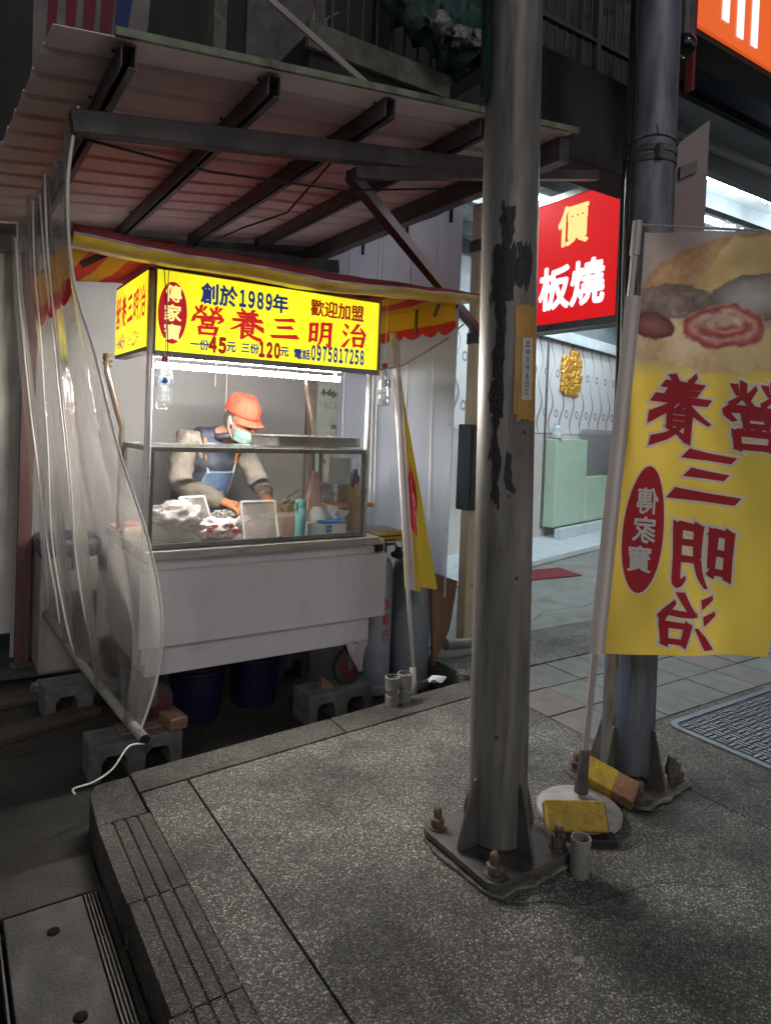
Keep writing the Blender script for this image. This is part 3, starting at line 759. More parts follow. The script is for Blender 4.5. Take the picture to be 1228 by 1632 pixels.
# ------------------------------------------------------------------ metal roof over the stall
def zr(x): return 2.80+.122*(x-1.02)
t = thing('metal_roof', 'corrugated pinkish metal roof on dark steel purlins above the food cart', 'roof', (1.5, 3.6, 2.5))
prof = []
y = 2.37
while y < 5.15:
    prof += [(y, 0), (y+.15, 0), (y+.166, .016), (y+.19, .016)]
    y += .206
mb = MB(); rows = []
for (py, pz) in prof:
    xl = .27-.05*(py-2.38)
    rows.append([mb.bm.verts.new((xl+(2.6-xl)*i/8, py, zr(xl+(2.6-xl)*i/8)+pz+.004*math.sin(i*1.3+py*2))) for i in range(9)])
for a, b in zip(rows, rows[1:]):
    for i in range(8): mb.bm.faces.new((a[i], a[i+1], b[i+1], b[i]))
obj('roof_sheet', mb, MT['roof'], t, solid=.003)
for x, y0 in ((.5, 2.39), (1.02, 2.4), (1.53, 2.39), (2.05, 2.4)):
    z = zr(x)-.006
    mb = MB().prism([[(-.025, 0), (.025, 0), (.025, -.08), (.0, -.08), (.0, -.075), (.02, -.075), (.02, -.006), (-.02, -.006), (-.02, -.08), (-.025, -.08)]], 5.05-y0, (x, y0, z), EX, EZ)
    obj('purlin', mb, MT['dark_steel'], t)
obj('side_beam', MB().box(2.56, 2.63, 2.42, 5.7, zr(2.6)-.13, zr(2.6)-.012), MT['dark_steel'], t)
obj('front_beam', MB().bar((.37, 2.67, 2.535), (2.56, 2.67, 2.875), .06, .085), MT['dark_steel'], t, bevel=.006)
obj('lower_bar', MB().bar((1.52, 2.65, 2.62), (3.12, 2.66, 2.985), .045, .05), MT['maroon_steel'], t)
obj('back_beam', MB().bar((.25, 4.93, 2.55), (2.7, 4.93, 2.79), .07, .1), MT['dark_steel'], t)
obj('diagonal_brace', MB().bar((1.53, 2.7, 2.63), (3.19, 3.7, 2.19), .05, .055), MT['maroon_steel'], t)
obj('edge_band', MB().bar((.45, 2.36, zr(.45)+.01), (2.62, 2.36, zr(2.62)+.01), .018, .026), MT['flash'], t)
mb = MB().tube([(2.0, 4.86, 2.66), (1.6, 4.8, 2.63), (1.2, 4.84, 2.6), (.8, 4.88, 2.58)], .006, 6)
obj('cable', mb, MT['black'], t)

for k_, pts in enumerate(([(.42, 2.7, 2.5), (.9, 2.72, 2.5), (1.5, 2.72, 2.56), (2.1, 2.72, 2.7), (2.5, 2.72, 2.78)], [(1.53, 2.9, 2.74), (1.5, 3.3, 2.6), (1.45, 3.8, 2.62), (1.5, 4.6, 2.7)])):
    obj('cable', MB().tube([Vector(p) for p in pts], .005, 6), MT['black'], t)
mb = MB()
for x in (.5, 1.02, 1.53, 2.05):
    for k in range(12): mb.lathe([(.007, 0), (.007, -.006), (.003, -.012)], (x+(.036 if k % 2 else -.036), 2.46+k*.206, zr(x)-.004), 6)
obj('roof_screws', mb, MT['bolt'], t)

# poster leaning above the roof edge at the top left
t = thing('torn_poster', 'torn red and white striped poster standing on the roof edge', 'poster', (.5, 2.9, 2.75))
o = obj('sheet', MB().prism([[(0, 0), (.34, -.02), (.4, .25), (.42, .62), (0, .6)]], .006, (.26, 2.85, 2.74), (1, -.1, .1), EZ), pm('dimmed_poster', (.14, .13, .125), .8, var=.3, dirt=(.05, .045, .04), dirt_amt=.7), t)  # poster tones darkened to offset the glow falling on it
mb = MB()
for k, x in enumerate((.04, .1, .16, .22)):
    mb.prism([[(x, .02), (x+.03, .02), (x+.045+.01*k, .55), (x+.015, .55)]], .003, (.26, 2.845, 2.745), (1, -.1, .1), EZ)
obj('red_stripes', mb, pm('dull_red_print', (.12, .012, .02), .8), t)
obj('blue_patch', MB().prism([[(.27, .05), (.3, .05), (.36, .5), (.29, .55)]], .003, (.26, 2.845, 2.745), (1, -.1, .1), EZ), pm('dull_blue_print', (.012, .03, .12), .8), t)

# ------------------------------------------------------------------ buildings behind and above
t = thing('upper_building', 'dark old facade with a balcony slab rising behind the metal roof', 'building', (0, 5.4, 0))
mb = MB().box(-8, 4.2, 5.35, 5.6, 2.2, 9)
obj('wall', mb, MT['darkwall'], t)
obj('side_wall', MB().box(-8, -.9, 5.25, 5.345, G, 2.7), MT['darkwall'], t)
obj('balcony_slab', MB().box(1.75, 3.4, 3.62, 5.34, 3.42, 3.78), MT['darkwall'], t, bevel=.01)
obj('slab_lip', MB().box(1.72, 3.43, 3.58, 3.617, 3.66, 3.81), MT['slab'], t)
mb = MB()
for i in range(15): mb.box(1.8+i*.105, 1.812+i*.105, 3.66, 3.672, 3.785, 4.75)
mb.box(1.76, 3.4, 3.65, 3.68, 4.2, 4.225); mb.box(1.76, 3.4, 3.65, 3.68, 4.75, 4.78)
obj('railing', mb, MT['dark_steel'], t)
obj('pilaster', MB().box(1.7, 1.8, 5.2, 5.345, 3.0, 6), MT['slab'], t)
mb = MB().box(2.0, 2.7, 5.3, 5.345, 4.1, 5.4)
obj('shutter', mb, MT['dark_steel'], t)

t = thing('right_building', 'dark building with barred balcony above the bright shop arcade', 'building', (4, 4, 0))
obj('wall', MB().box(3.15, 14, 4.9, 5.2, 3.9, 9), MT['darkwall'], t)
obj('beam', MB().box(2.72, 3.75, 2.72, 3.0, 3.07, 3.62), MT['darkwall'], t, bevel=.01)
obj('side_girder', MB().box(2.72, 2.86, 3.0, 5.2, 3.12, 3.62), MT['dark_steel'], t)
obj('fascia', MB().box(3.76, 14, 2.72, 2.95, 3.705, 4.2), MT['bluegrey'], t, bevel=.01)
obj('fascia_lip', MB().box(3.76, 14, 2.69, 2.717, 3.72, 3.78), MT['darkwall'], t)
mb = MB()
for i in range(26): mb.box(2.9+i*.085, 2.91+i*.085, 3.3, 3.31, 3.75, 5.3)
for z in (3.75, 4.25, 4.75, 5.2): mb.box(2.85, 5.1, 3.285, 3.325, z, z+.028)
mb.box(2.85, 2.89, 3.28, 3.33, 3.6, 5.4); mb.box(3.8, 3.84, 3.28, 3.33, 3.6, 5.4)
obj('balcony_bars', mb, MT['dark_steel'], t)
obj('balcony_floor', MB().box(2.75, 5.2, 3.27, 4.9, 3.63, 3.74), MT['darkwall'], t)
mb = MB().grid(lambda u, v: Vector((3.0+2*u, 3.5+.05*math.sin(u*30), 3.75+1.1*v+.12*math.sin(u*9))), 40, 3)
obj('old_sheet', mb, pm('sooty_sheet', (.06, .06, .06), .8, var=.6, scale=5), t)

# arcade ceiling with joists and strip lights
t = thing('arcade_ceiling', 'pale panelled arcade ceiling with grey joists above the shop', 'ceiling', (6, 5, 3.6))
mb = MB()
for i in range(17): mb.box(2.9+i*.75, 2.9+i*.75+.742, 2.96, 11, 3.655, 3.7)
obj('panel', mb, MT['ceil'], t)
for y in (3.02, 3.5, 4.05, 4.7, 5.5, 6.4):
    obj('joist', MB().box(2.9, 15, y, y+.09, 3.52, 3.652), MT['bluegrey'], t)
lights = [(5.5, 3.16, 1.25), (7.0, 3.16, 1.25), (5.6, 3.78, 1.25), (7.2, 3.78, 1.25), (4.2, 4.35, 1.2), (8.3, 3.78, 1.25), (5.8, 5.1, 1.2), (7.8, 5.1, 1.2), (6.6, 6.0, 1.2), (8.6, 6.3, 1.2)]  # a rear tube near the shop wall is added to brighten the wallpaper
first = None
labs = ['strip light nearest the front of the arcade ceiling, beside the dark fascia', 'strip light behind the red shop sign', 'strip light deeper in the arcade']
for i, (x, y, l) in enumerate(lights):
    if first is None:
        first = thing('ceiling_light', 'white fluorescent strip light under the arcade ceiling', 'light', (x, y, 3.6), 'strip lights under the arcade ceiling')
        obj('lamp_tube', MB().tube([(x-l/2, y, 3.56), (x+l/2, y, 3.56)], .018, 8), MT['tube_shop'], first)
        obj('housing', MB().box(x-l/2-.03, x+l/2+.03, y-.03, y+.03, 3.585, 3.65), MT['white_pl'], first)
    else: dup(first, (x, y, 3.6))

# ------------------------------------------------------------------ shop behind
t = thing('snack_shop', 'bright snack shop front with wavy wallpaper and frosted lower glazing', 'shop', W0)
def wbox(a0, a1, n0, n1, z0, z1):
    return MB().prism([[(a0, z0), (a1, z0), (a1, z1), (a0, z1)]], n1-n0, W0+wn_*n0, wd, EZ)
def uvgrid(name, fn, nu, nv, mat, parent, uvfn, **k):
    o = obj(name, MB().grid(fn, nu, nv), mat, parent, **k)
    uv = o.data.uv_layers.new(name='UVMap'); i = 0
    cnt = 0
    for p in o.data.polygons:
        for li, vi in zip(p.loop_indices, p.vertices):
            j, ii = divmod(vi, nu+1)
            uv.data[li].uv = uvfn(ii/nu, j/nv)
    return o
uvgrid('wallpaper', lambda u, v: wall_pt(-3+11*u, .02, 1.5+1.32*v), 1, 1, MT['wallpaper'], t, lambda u, v: (5.5*u, .66*v))
obj('back_wall', wbox(-3, 8, .03, .15, .05, 2.82), MT['white_pl'], t)
obj('lintel', wbox(-3, 8, -.06, .1, 2.83, 3.66), MT['bluegrey'], t)
obj('lintel_trim', wbox(-3, 8, -.1, -.062, 2.8, 2.95), MT['sill'], t)
obj('sill', wbox(.05, 6, -.3, -.2, .05, .19), MT['sill'], t, bevel=.006)
obj('counter', wbox(.1, 1.12, -.16, .01, .19, 1.42), MT['mint'], t, bevel=.01)
obj('low_counter', wbox(1.13, 2.0, -.16, -.055, .19, .86), MT['mint'], t, bevel=.01)
obj('till', wbox(1.16, 1.3, -.04, .0, .865, 1.2), MT['box'], t, bevel=.02)
obj('brown_shelf', wbox(2.02, 5, -.03, .0, .19, 1.0), MT['brownplate'], t)
obj('frosted_pane', wbox(1.13, 5, -.05, -.043, .19, 1.58), MT['frost'], t)
obj('glazing_bar', wbox(-.13, -.115, -.1, -.07, .19, 2.8), MT['frame'], t)
# golden ornament of joined lucky characters
t = thing('gold_ornament', 'bumpy golden ornament hung on the wavy wallpaper', 'ornament', wall_pt(.8, 0, 2.4))
mb = MB()
for i in range(7):
    for j in range(11):
        yy = j*.06; hw = .32 if j > 3 else .24+.02*j
        x = -.25+i*.085+(.1 if j > 8 else 0)
        if abs(x) > hw or (j > 8 and (i < 2 or i > 4)): continue
        mb.blob(wall_pt(.78+x+random.uniform(-.015, .015), -.01, 2.1+yy+random.uniform(-.015, .015)), .05+random.uniform(0, .014), seed=i*13+j, amp=.5, sub=1, squash=(1, .5, 1))
obj('relief', mb, MT['gold'], t)
# lucky cat pair on the green counter
cat1 = thing('lucky_cat', 'small white and blue lucky figurine on the pale green counter', 'figurine', wall_pt(.2, -.1, 1.42))
c0 = wall_pt(.2, -.1, 1.42)
obj('figure', MB().lathe([(.055, 0), (.07, .03), (.065, .08), (.045, .11), (.055, .14), (.05, .18), (.02, .2)], c0, 14), MT['sill'], cat1, smooth=True)
mb = MB(); mb.lathe([(.018, 0), (.002, .04)], c0+Vector((-.03, 0, .185)), 8); mb.lathe([(.018, 0), (.002, .04)], c0+Vector((.03, 0, .185)), 8)
obj('ears', mb, MT['blue_pr'], cat1)
obj('base', MB().lathe([(.075, -.02), (.075, .0)], c0, 14), MT['redink'], cat1)
dm = MB().prism([[(0, 0), (.8, .03), (.82, .42), (.05, .4)]], .012, (5.02, 4.98, -.012), (1, -.12, 0), (.12, 1, 0))
o = obj('doormat', dm, MT['mat_red']); tag(o, 'dark red doormat lying on the concrete road before the shop', 'doormat')

# red lightbox sign projecting over the arcade
t = thing('shop_sign', 'red lightbox sign with cream and white characters hanging under the arcade', 'sign', (4.2, 4.2, 2.4))
sy0, sy1, sz0, sz1 = 3.34, 4.66, 2.4, 3.4
obj('case', MB().box(4.215, 4.36, sy0-.03, sy1+.03, sz0-.06, sz1+.05), MT['dark_steel'], t, bevel=.005)
obj('face', MB().box(4.2, 4.214, sy0, sy1, sz0, sz1), MT['red_em'], t)
def sgn(x, y, l): return Vector((4.198-l-.003, -x, y))                       # x runs towards the viewer: right = -Y
def sframe():
    mb = MB()
    for (y0, y1, z0, z1) in ((sy0-.03, sy0, sz0-.06, sz1+.05), (sy1, sy1+.03, sz0-.06, sz1+.05), (sy0, sy1, sz0-.06, sz0), (sy0, sy1, sz1, sz1+.05)): mb.box(4.19, 4.2145, y0, y1, z0, z1)
    return mb
obj('frame', sframe(), MT['frame'], t)
obj('cream_character', place_glyph(text_verts('價', .03), (-3.785, 3.17), .3, .31, sgn), MT['cream_em'], t)
obj('white_characters', place_glyph(text_verts('板燒', .035), (-3.79, 2.69), .66, .34, sgn), MT['white_em'], t)
obj('hanger', MB().box(4.26, 4.3, 3.5, 3.54, 3.45, 3.66).box(4.26, 4.3, 4.4, 4.44, 3.45, 3.66), MT['dark_steel'], t)

# orange lit sign at the top right and the brown sheet below it
t = thing('orange_sign', 'orange lit sign with white stripes at the top right corner', 'sign', (3.9, 2.1, 3.5))
obj('face', MB().box(3.16, 5.2, 2.1, 2.12, 3.6, 4.5), MT['orange'], t)
obj('case', MB().box(3.14, 5.22, 2.122, 2.3, 3.57, 4.52), MT['darkwall'], t)
mb = MB()
for x, w in ((3.38, .06), (3.52, .06), (3.66, .06)): mb.box(x, x+w, 2.094, 2.099, 3.66 if x > 3.4 else 3.7, 4.4)
obj('white_stripes', mb, MT['white_em'], t)
obj('edge_strip', MB().box(3.118, 3.138, 2.08, 2.12, 3.25, 4.5), MT['aw_mar'], t)
p = at(1097, 282, 3.2)
t = thing('steel_sheet', 'narrow brownish steel sheet with slanted top beside the second pole', 'sheet', p)
obj('sheet', MB().prism([[(-.085, -.5), (.085, -.5), (.085, .27), (-.085, .13)]], .012, p, r0, EZ), MT['brownplate'], t)
obj('bracket', MB().prism([[(-.05, -.02), (.03, .02), (.03, .07), (-.05, .04)]], .02, p-fw*.02, r0, EZ), MT['dark_steel'], t)
p = at(1090, 72, 3.3)
t = thing('dome_camera', 'black dome camera under the orange sign', 'camera', p)
obj('dome', MB().blob(p, .055, 1, 0, 3), pm('gloss_black', (.008, .008, .01), .08), t, smooth=True)
obj('mount', MB().tube([p+Vector((0, 0, .03)), p+Vector((0, 0, .2))], .04, 12), MT['dark_steel'], t)

# bundle of green netting on the balcony
t = thing('net_bundle', 'bundle of green netting and plastic hanging over the balcony rail', 'bundle', (2.7, 3.5, 3.85))
mb = MB()
for k in range(7): mb.blob((2.42+.13*k, 3.5+random.uniform(-.03, .03), 4.05+random.uniform(-.05, .1)-(.06 if k in (3, 4) else 0)), .17, k*3.3, .8, 3, 2.2, (1, .75, 1.1))
obj('netting', mb, MT['green_net'], t, smooth=True)
mb = MB()
for k in range(4): mb.blob((2.5+.16*k, 3.36, 3.98+random.uniform(-.07, .15)), .07, k*5.1, 1.2, 3, 3, (1, .5, .8))
obj('plastic_scraps', mb, pm('sooty_plastic', (.16, .17, .165), .5, var=.7, scale=14), t, smooth=True)
o = obj('loose_pipe', MB().bar(atY(420, -10, 3.4), atY(585, 135, 3.2), .022, .03), MT['tubegrey']); tag(o, 'thin grey pipe slanting down from the facade to the roof edge', 'pipe')
o = obj('facade_cable', MB().tube([atY(505, 0, 5.1), atY(495, 60, 5.1), atY(500, 120, 5.0), atY(470, 150, 5.0)], .012, 6).tube([atY(540, 20, 5.1), atY(520, 30, 5.1), atY(515, 130, 5.0)], .009, 6), MT['tubegrey']); tag(o, 'grey cables looping down the dark facade', 'cable')

# pillar with meter box
t = thing('tan_pillar', 'tan painted square steel pillar behind the main pole', 'pillar', (3.24, 3.78, -.02))
obj('shaft', MB().box(3.19, 3.29, 3.735, 3.825, -.03, 3.12), MT['tan'], t, bevel=.006)
obj('tape_band', MB().box(3.185, 3.295, 3.73, 3.83, 2.12, 2.2), MT['dark_steel'], t)
obj('clamp', MB().box(3.18, 3.3, 3.725, 3.835, 2.78, 2.86), MT['dark_steel'], t)
obj('hook', MB().tube([(3.24, 3.73, .38), (3.25, 3.69, .37), (3.27, 3.68, .39), (3.26, 3.69, .42)], .006, 6), MT['bolt'], t)
t = thing('meter_box', 'dark grey electrical box fixed to the tan pillar', 'box', (3.2, 3.7, .93))
obj('case', MB().box(3.06, 3.26, 3.6, 3.733, .94, 1.54), MT['box'], t, bevel=.008)
obj('door', MB().box(3.08, 3.24, 3.59, 3.598, .97, 1.51), MT['box'], t, bevel=.003)

# ------------------------------------------------------------------ tarps, walls round the stall
def folds(x, y, seed=0, amp=.02, f=6):
    return amp*(math.sin(x*f+seed)+.6*math.sin(x*f*2.3+seed*2+y*1.3)+.8*noise.noise(Vector((x*2+seed, y*1.5, seed))))
def sheet(name, a, b, zt, zb, nrm, mat, nu=60, nv=24, seed=0, amp=.02, f=6, parent=None, sag=0):
    a, b, nrm = Vector(a), Vector(b), Vector(nrm); L = (b-a).length
    def fn(u, v):
        p = a.lerp(b, u); z = zt+(zb-zt)*v-sag*math.sin(u*math.pi)*(1-v)
        k = folds(u*L, z, seed, amp, f)*(.35+.65*v)
        return Vector((p.x, p.y, z)) + nrm*k
    return obj(name, MB().grid(fn, nu, nv), mat, parent, smooth=True)
o = sheet('back_tarp', (.42, 5.0, 0), (2.5, 5.0, 0), 2.6, -.1, (0, 1, 0), MT['tarp_grey'], seed=2, amp=.012, f=4); tag(o, 'grey brown tarp hanging as the back wall behind the man', 'tarp')
t = thing('white_tarp', 'bluish white tarp hanging from the side beam right of the cart', 'tarp', (2.76, 4.2, .5))
sheet('sheet', (2.76, 3.40, 0), (2.78, 5.3, 0), 2.93, .42, (1, 0, 0), MT['tarp'], seed=5, amp=.014, f=9, parent=t, nu=80)
mb = MB()
for y in (3.62, 3.92, 4.3, 4.36, 4.8): mb.tube([(2.735, y, 2.9), (2.738, y+.01, 1.6), (2.735, y-.01, .9)], .004, 5)
obj('strings', mb, MT['cord'], t)
mb = MB()
for y in (3.5, 4.0, 4.6): mb.box(2.74, 2.755, y, y+.02, 2.84, 2.96)
obj('clips', mb, MT['black'], t)
mb = MB()
for z in (1.53, .86): mb.lathe([(.004, 0), (.012, .0), (.012, .003), (.004, .003)], (2.742, 3.43, z), 10)
obj('eyelets', mb, MT['frame'], t)
t = thing('peeling_wall', 'pale concrete wall with peeling paint between back tarp and white tarp', 'wall', (2.8, 5.0, G))
obj('wall', MB().box(2.56, 3.6, 5.0, 5.12, G, 2.35), MT['conc_wall'], t)
obj('jamb', MB().box(2.49, 2.558, 4.95, 5.08, G, 2.3), pm('brown_jamb', (.12, .09, .07), .7, dirt=(.3, .28, .24)), t)
mb = MB()
for zz, s_ in ((1.93, 1.0), (1.78, .8)):
    for k in range(9): mb.blob((2.66+.045*k+random.uniform(-.01, .01), 4.999, zz+random.uniform(-.03, .03)), .028*s_, k+zz, 1.4, 2, 3, (1, .08, 1))
for k in range(10): mb.blob((2.62+random.uniform(0, .3), 4.999, random.uniform(1.2, 1.5)), random.uniform(.01, .03), k+9, 1.4, 2, 3, (1, .08, .7))
obj('dark_flakes', mb, pm('old_ink', (.09, .085, .08), .8), t)
def bw(x, y, l): return Vector((x, 4.992-l, y))
obj('scribble', place_glyph(text_verts('913-10', 0), (2.78, 1.66), .24, .05, bw), MT['ink'], t)
obj('rust_edge', MB().box(2.93, 3.0, 4.985, 4.998, 1.2, 2.2), MT['rust'], t)
o = sheet('plastic_sheet', (-1.2, 5.12, 0), (.44, 5.06, 0), 2.6, .05, (0, 1, 0), MT['tarp_old'], seed=8, amp=.06, f=7); tag(o, 'crumpled old whitish plastic sheet hanging at the far left', 'tarp')
t = thing('red_post', 'rusty red wooden post behind the clear curtain', 'post', (.48, 4.94, G))
obj('post', MB().box(.44, .52, 4.9, 4.97, G, 2.55), pm('rust_red_post', (.07, .03, .026), .7, dirt=(.05, .03, .025)), t)
obj('foot', MB().box(.42, .54, 4.88, 4.99, G, G+.04), MT['slab'], t)
t = thing('wine_banner', 'narrow wine red panel with yellow letters behind the white tarp', 'banner', (3.6, 4.6, .3))
p0, p1 = atY(723, 900, 4.5), atY(742, 650, 4.5)
obj('panel', MB().prism([[(-.12, 0), (.3, 0), (.3, 1.5), (-.12, 1.5)]], .02, (3.08, 4.5, .42), (1, -.1, 0), EZ), MT['wine'], t)
mb = MB()
for z, s_ in ((1.0, '0'), (.78, 'P'), (.55, 'B')): add_glyph(mb, text_verts(s_, .02), (0, z), .09, .12, lambda x, y, l: Vector((3.12+x, 4.485-l, .42+y)))
obj('letters', mb, pm('yellow_print', (.6, .4, .04), .6), t)


# far side of the street, closing the view on the right
t = thing('far_building', 'dark building at the far end of the street on the right', 'building', (30, 6, 0))
obj('wall', MB().box(26, 30, -6, 24, G, 14), MT['darkwall'], t)
obj('shopfront_band', MB().box(25.9, 25.995, -5, 24, .3, 2.8), MT['bluegrey'], t)

# ------------------------------------------------------------------ steel poles
def pole(name, label, base, top, rb, rt, half, mat, plate_rot=0, dz=0):
    bx, by = base
    t = thing(name, label, 'pole', (bx, by, 0))
    tx, ty, tz = top
    n = 14
    pts = [Vector((bx+(tx-bx)*i/n, by+(ty-by)*i/n, .06+(tz-.06)*i/n)) for i in range(n+1)]
    obj('shaft', MB().tube(pts, rb, 40, rs=[rb+(rt-rb)*i/n for i in range(n+1)]), mat, t, smooth='auto')
    mrot = Matrix.Translation((bx, by, 0)) @ Matrix.Rotation(plate_rot, 4, 'Z')
    ml = MB().prism([rrect(-half, -half, half, half, .045)], .022, (0, 0, .066+dz), EX, EY)
    for v in ml.bm.verts: v.co = mrot @ v.co
    obj('base_plate', ml, MT['plate'], t, bevel=.003)
    ml = MB().prism([rrect(-half+.015, -half+.015, half-.012, half-.015, .04)], .05, (0, 0, .043+dz), EX, EY)
    for v in ml.bm.verts: v.co = mrot @ v.co + Vector((noise.noise(v.co*9), noise.noise(v.co*9+Vector((4, 4, 4))), 0))*.012
    obj('grout', ml, MT['slab'], t)
    pr = []
    for k in range(48):
        a = k*math.pi/24; e = half*1.06/max(abs(math.cos(a)), abs(math.sin(a))); e = min(e, half*1.32)
        pr.append((e*math.cos(a)*(1+.09*noise.noise(Vector((math.cos(a)*3, math.sin(a)*3, half+dz)))), e*math.sin(a)*(1+.09*noise.noise(Vector((math.cos(a)*3, math.sin(a)*3, half+dz+4))))))
    ml = MB().prism([pr], .012, (0, 0, .014), EX, EY)
    for v in ml.bm.verts: v.co = mrot @ v.co
    obj('mortar', ml, MT['mortar'], t, bevel=.006)
    for k in range(4):
        a = plate_rot + k*math.pi/2
        d = Vector((math.cos(a), math.sin(a), 0)); c = Vector((bx, by, 0))
        pr = [(rb-.012, .067), (half-.02, .067), (half-.02, .09), (rb+.012, .30), (rb-.012, .31)]
        sd_ = Vector((-d.y, d.x, 0))
        obj('gusset', MB().prism([pr], .012, c+sd_*-.006+EZ*dz, d, EZ), MT['plate'], t, bevel=.002)
    for k in range(4):
        a = plate_rot + math.pi/4 + k*math.pi/2
        q = Vector((bx, by, .066+dz)) + Vector((math.cos(a), math.sin(a), 0))*(half-.048)*1.414
        m6 = MB().lathe([(.034, 0), (.034, .006)], q, 16)
        m6.lathe([(.027, .007), (.027, .034), (.022, .037)], q, 6)
        m6.lathe([(.0155, .037), (.0155, .066), (.01, .074)], q, 10)
        obj('bolt', m6, MT['bolt'], t)
    return t
mp_ = pole('main_pole', 'tall grey steel pole with bolted base plate in front of the cart', (1.705, 1.77), (1.57, 1.83, 7), .105, .082, .2, MT['galv'], 0, -.02)
def on_pole(a, z, lift=0):       # a point on the main pole's skin; a = angle round it from the camera side, to the right
    k = (z-.06)/6.94
    c = Vector((1.705-.135*k, 1.77+.06*k, z)); rr = .105-.023*k+lift
    base = math.atan2(-1.77, -1.705)
    return c + Vector((math.cos(base+a), math.sin(base+a), 0))*rr
def patch(name, a0, a1, z0, z1, mat, parent, lift=.0015, ragged=0, nu=10, nv=14, seed=0):
    def fn(u, v):
        z = z0+(z1-z0)*v
        e = ragged*noise.noise(Vector((z*9, u*3, seed))) + .5*ragged*noise.noise(Vector((z*31, u*3, seed)))
        return on_pole(a0+(a1-a0)*u + e, z + ragged*.25*noise.noise(Vector((u*5, v, seed+7)))*(1 if v in (0, 1) else .3), lift)
    return obj(name, MB().grid(fn, nu, nv), mat, parent, smooth=True)
patch('tape', .25, 1.2, 1.56, 1.93, MT['tape'], mp_, .003, .05, seed=1)
patch('tape_layer', .34, 1.15, 1.54, 1.68, pm('dark_tape', (.36, .2, .02), .3, var=.3), mp_, .0045, .06, seed=4)
lb = patch('paper_label', .5, .95, 1.61, 1.82, MT['paper'], mp_, .006)
mb = MB()
for i in range(7):
    z = 1.80-i*.027
    add_glyph(mb, text_verts('五丰王干主正工'[i], .0), (.72+.02*math.sin(i*3), z), .22, .019, lambda x, y, l: on_pole(x, y, .0075))
obj('faded_print', mb, MT['ink'], mp_)
for i, (a0, a1, z0, z1) in enumerate(((-.42, -.08, 1.55, 2.0), (-.62, .22, 1.94, 2.12), (-.3, .05, 2.06, 2.26), (-.5, -.2, 1.4, 1.75), (.3, .8, 2.0, 2.14), (-.4, -.22, 1.25, 1.6), (.05, .3, 1.3, 1.42))):
    patch('tar_patch', a0, a1, z0, z1, MT['rub'], mp_, .0022+.0003*i, .2, 12, 20, seed=i*5)
patch('green_wrap', -1.55, -.75, 2.63, 3.3, MT['green_net'], mp_, .018, .1, seed=3)
mb = MB()
for z, a in ((1.0, .5), (1.28, .2), (1.5, .72), (.45, -.05), (1.62, -.55)): mb.lathe([(.007, 0), (.005, .006)], (0, 0, 0), 8, Matrix.Translation(on_pole(a, z, 0)) @ (on_pole(a, z, .1)-on_pole(a, z, 0)).to_track_quat('Z', 'Y').to_matrix().to_4x4())
obj('small_rivets', mb, MT['bolt'], mp_)

rp_ = pole('second_pole', 'bluish grey steel pole with clamp band behind the yellow banner', (2.56, 1.868), (2.53, 1.9, 7), .111, .086, .2, MT['galv_blue'], .1, -.05)
mb = MB()
for z in (2.66, 2.70): mb.lathe([(.104, 0), (.107, .004), (.107, .026), (.104, .03)], (2.549, 1.88, z), 36, cap=False)
mb.box(2.47, 2.5, 1.78, 1.80, 2.66, 2.72)
obj('clamp_band', mb, MT['dark_steel'], rp_)
obj('strap_wire', MB().tube([Vector((2.549+.108*math.cos(a), 1.88+.108*math.sin(a), 2.76+.006*math.sin(a*2))) for a in [k*.4 for k in range(17)]], .004, 6).tube([(2.47, 1.79, 2.76), (2.43, 1.77, 2.78)], .004, 6), MT['tubegrey'], rp_)
def rp(a, z, lift=0):
    base = math.atan2(-1.868, -2.56)
    return Vector((2.56-.004*z, 1.868+.005*z, z)) + Vector((math.cos(base+a), math.sin(base+a), 0))*(.111-.0036*z+lift)
obj('cable', MB().tube([rp(-.75+.08*math.sin(k*1.3), 1.5+.25*k, .01+.006*math.sin(k*2)) for k in range(15)], .009, 7), MT['black'], rp_)
obj('cable', MB().tube([rp(-1.1+.1*math.sin(k), 1.3+.25*k, .014) for k in range(15)], .007, 7), MT['black'], rp_)
def patch2(name, a0, a1, z0, z1, mat, seed):
    def fn(u, v):
        z = z0+(z1-z0)*v
        return rp(a0+(a1-a0)*u + .25*noise.noise(Vector((z*6, u*2, seed))) + .1*noise.noise(Vector((z*23, u*2, seed))), z, .002)
    return obj(name, MB().grid(fn, 10, 16), mat, rp_, smooth=True)
patch2('blue_paint', -.5, .0, .3, .8, pm('worn_blue_paint', (.085, .125, .19), .5, var=.45, scale=9, dirt=(.09, .095, .1), dirt_amt=.95, dirt_scale=9, stretch=(2, 2, .5)), 2)
patch2('rust_patch', -.95, -.5, .1, .75, pm('pale_rust', (.11, .09, .07), .7, var=.6, scale=12, dirt=(.09, .085, .08), dirt_amt=.9, dirt_scale=10, stretch=(2, 2, .5)), 9)
patch2('soot_patch', -.9, -.4, 1.75, 2.35, MT['rub'], 5)
obj('lug', MB().box(-.03, .03, -.02, .02, -.02, .02, Matrix.Translation(rp(.2, 2.15, .01))), MT['galv'], rp_, bevel=.006)

o = obj('pipe_stub', MB().lathe([(.033, 0), (.034, .125), (.029, .125), (.027, .02), (.0, .02)], (1.862, 1.525, 0), 24, cap=False), MT['tubegrey'], smooth='auto'); tag(o, 'short open pipe stub standing out of the gravel paving by the main pole', 'pipe')
t = thing('anchor_bolt', 'rusty anchor bolt standing on the pavement right of the second pole', 'bolt', (2.68, 1.73, 0))
obj('rod', MB().lathe([(.03, 0), (.03, .012), (.016, .02), (.014, .07)], (2.68, 1.73, 0), 12), MT['bolt'], t)
obj('nut', MB().lathe([(.026, .045), (.026, .085), (.02, .09), (.018, .12), (.012, .125)], (2.68, 1.73, 0), 6), MT['bolt'], t)

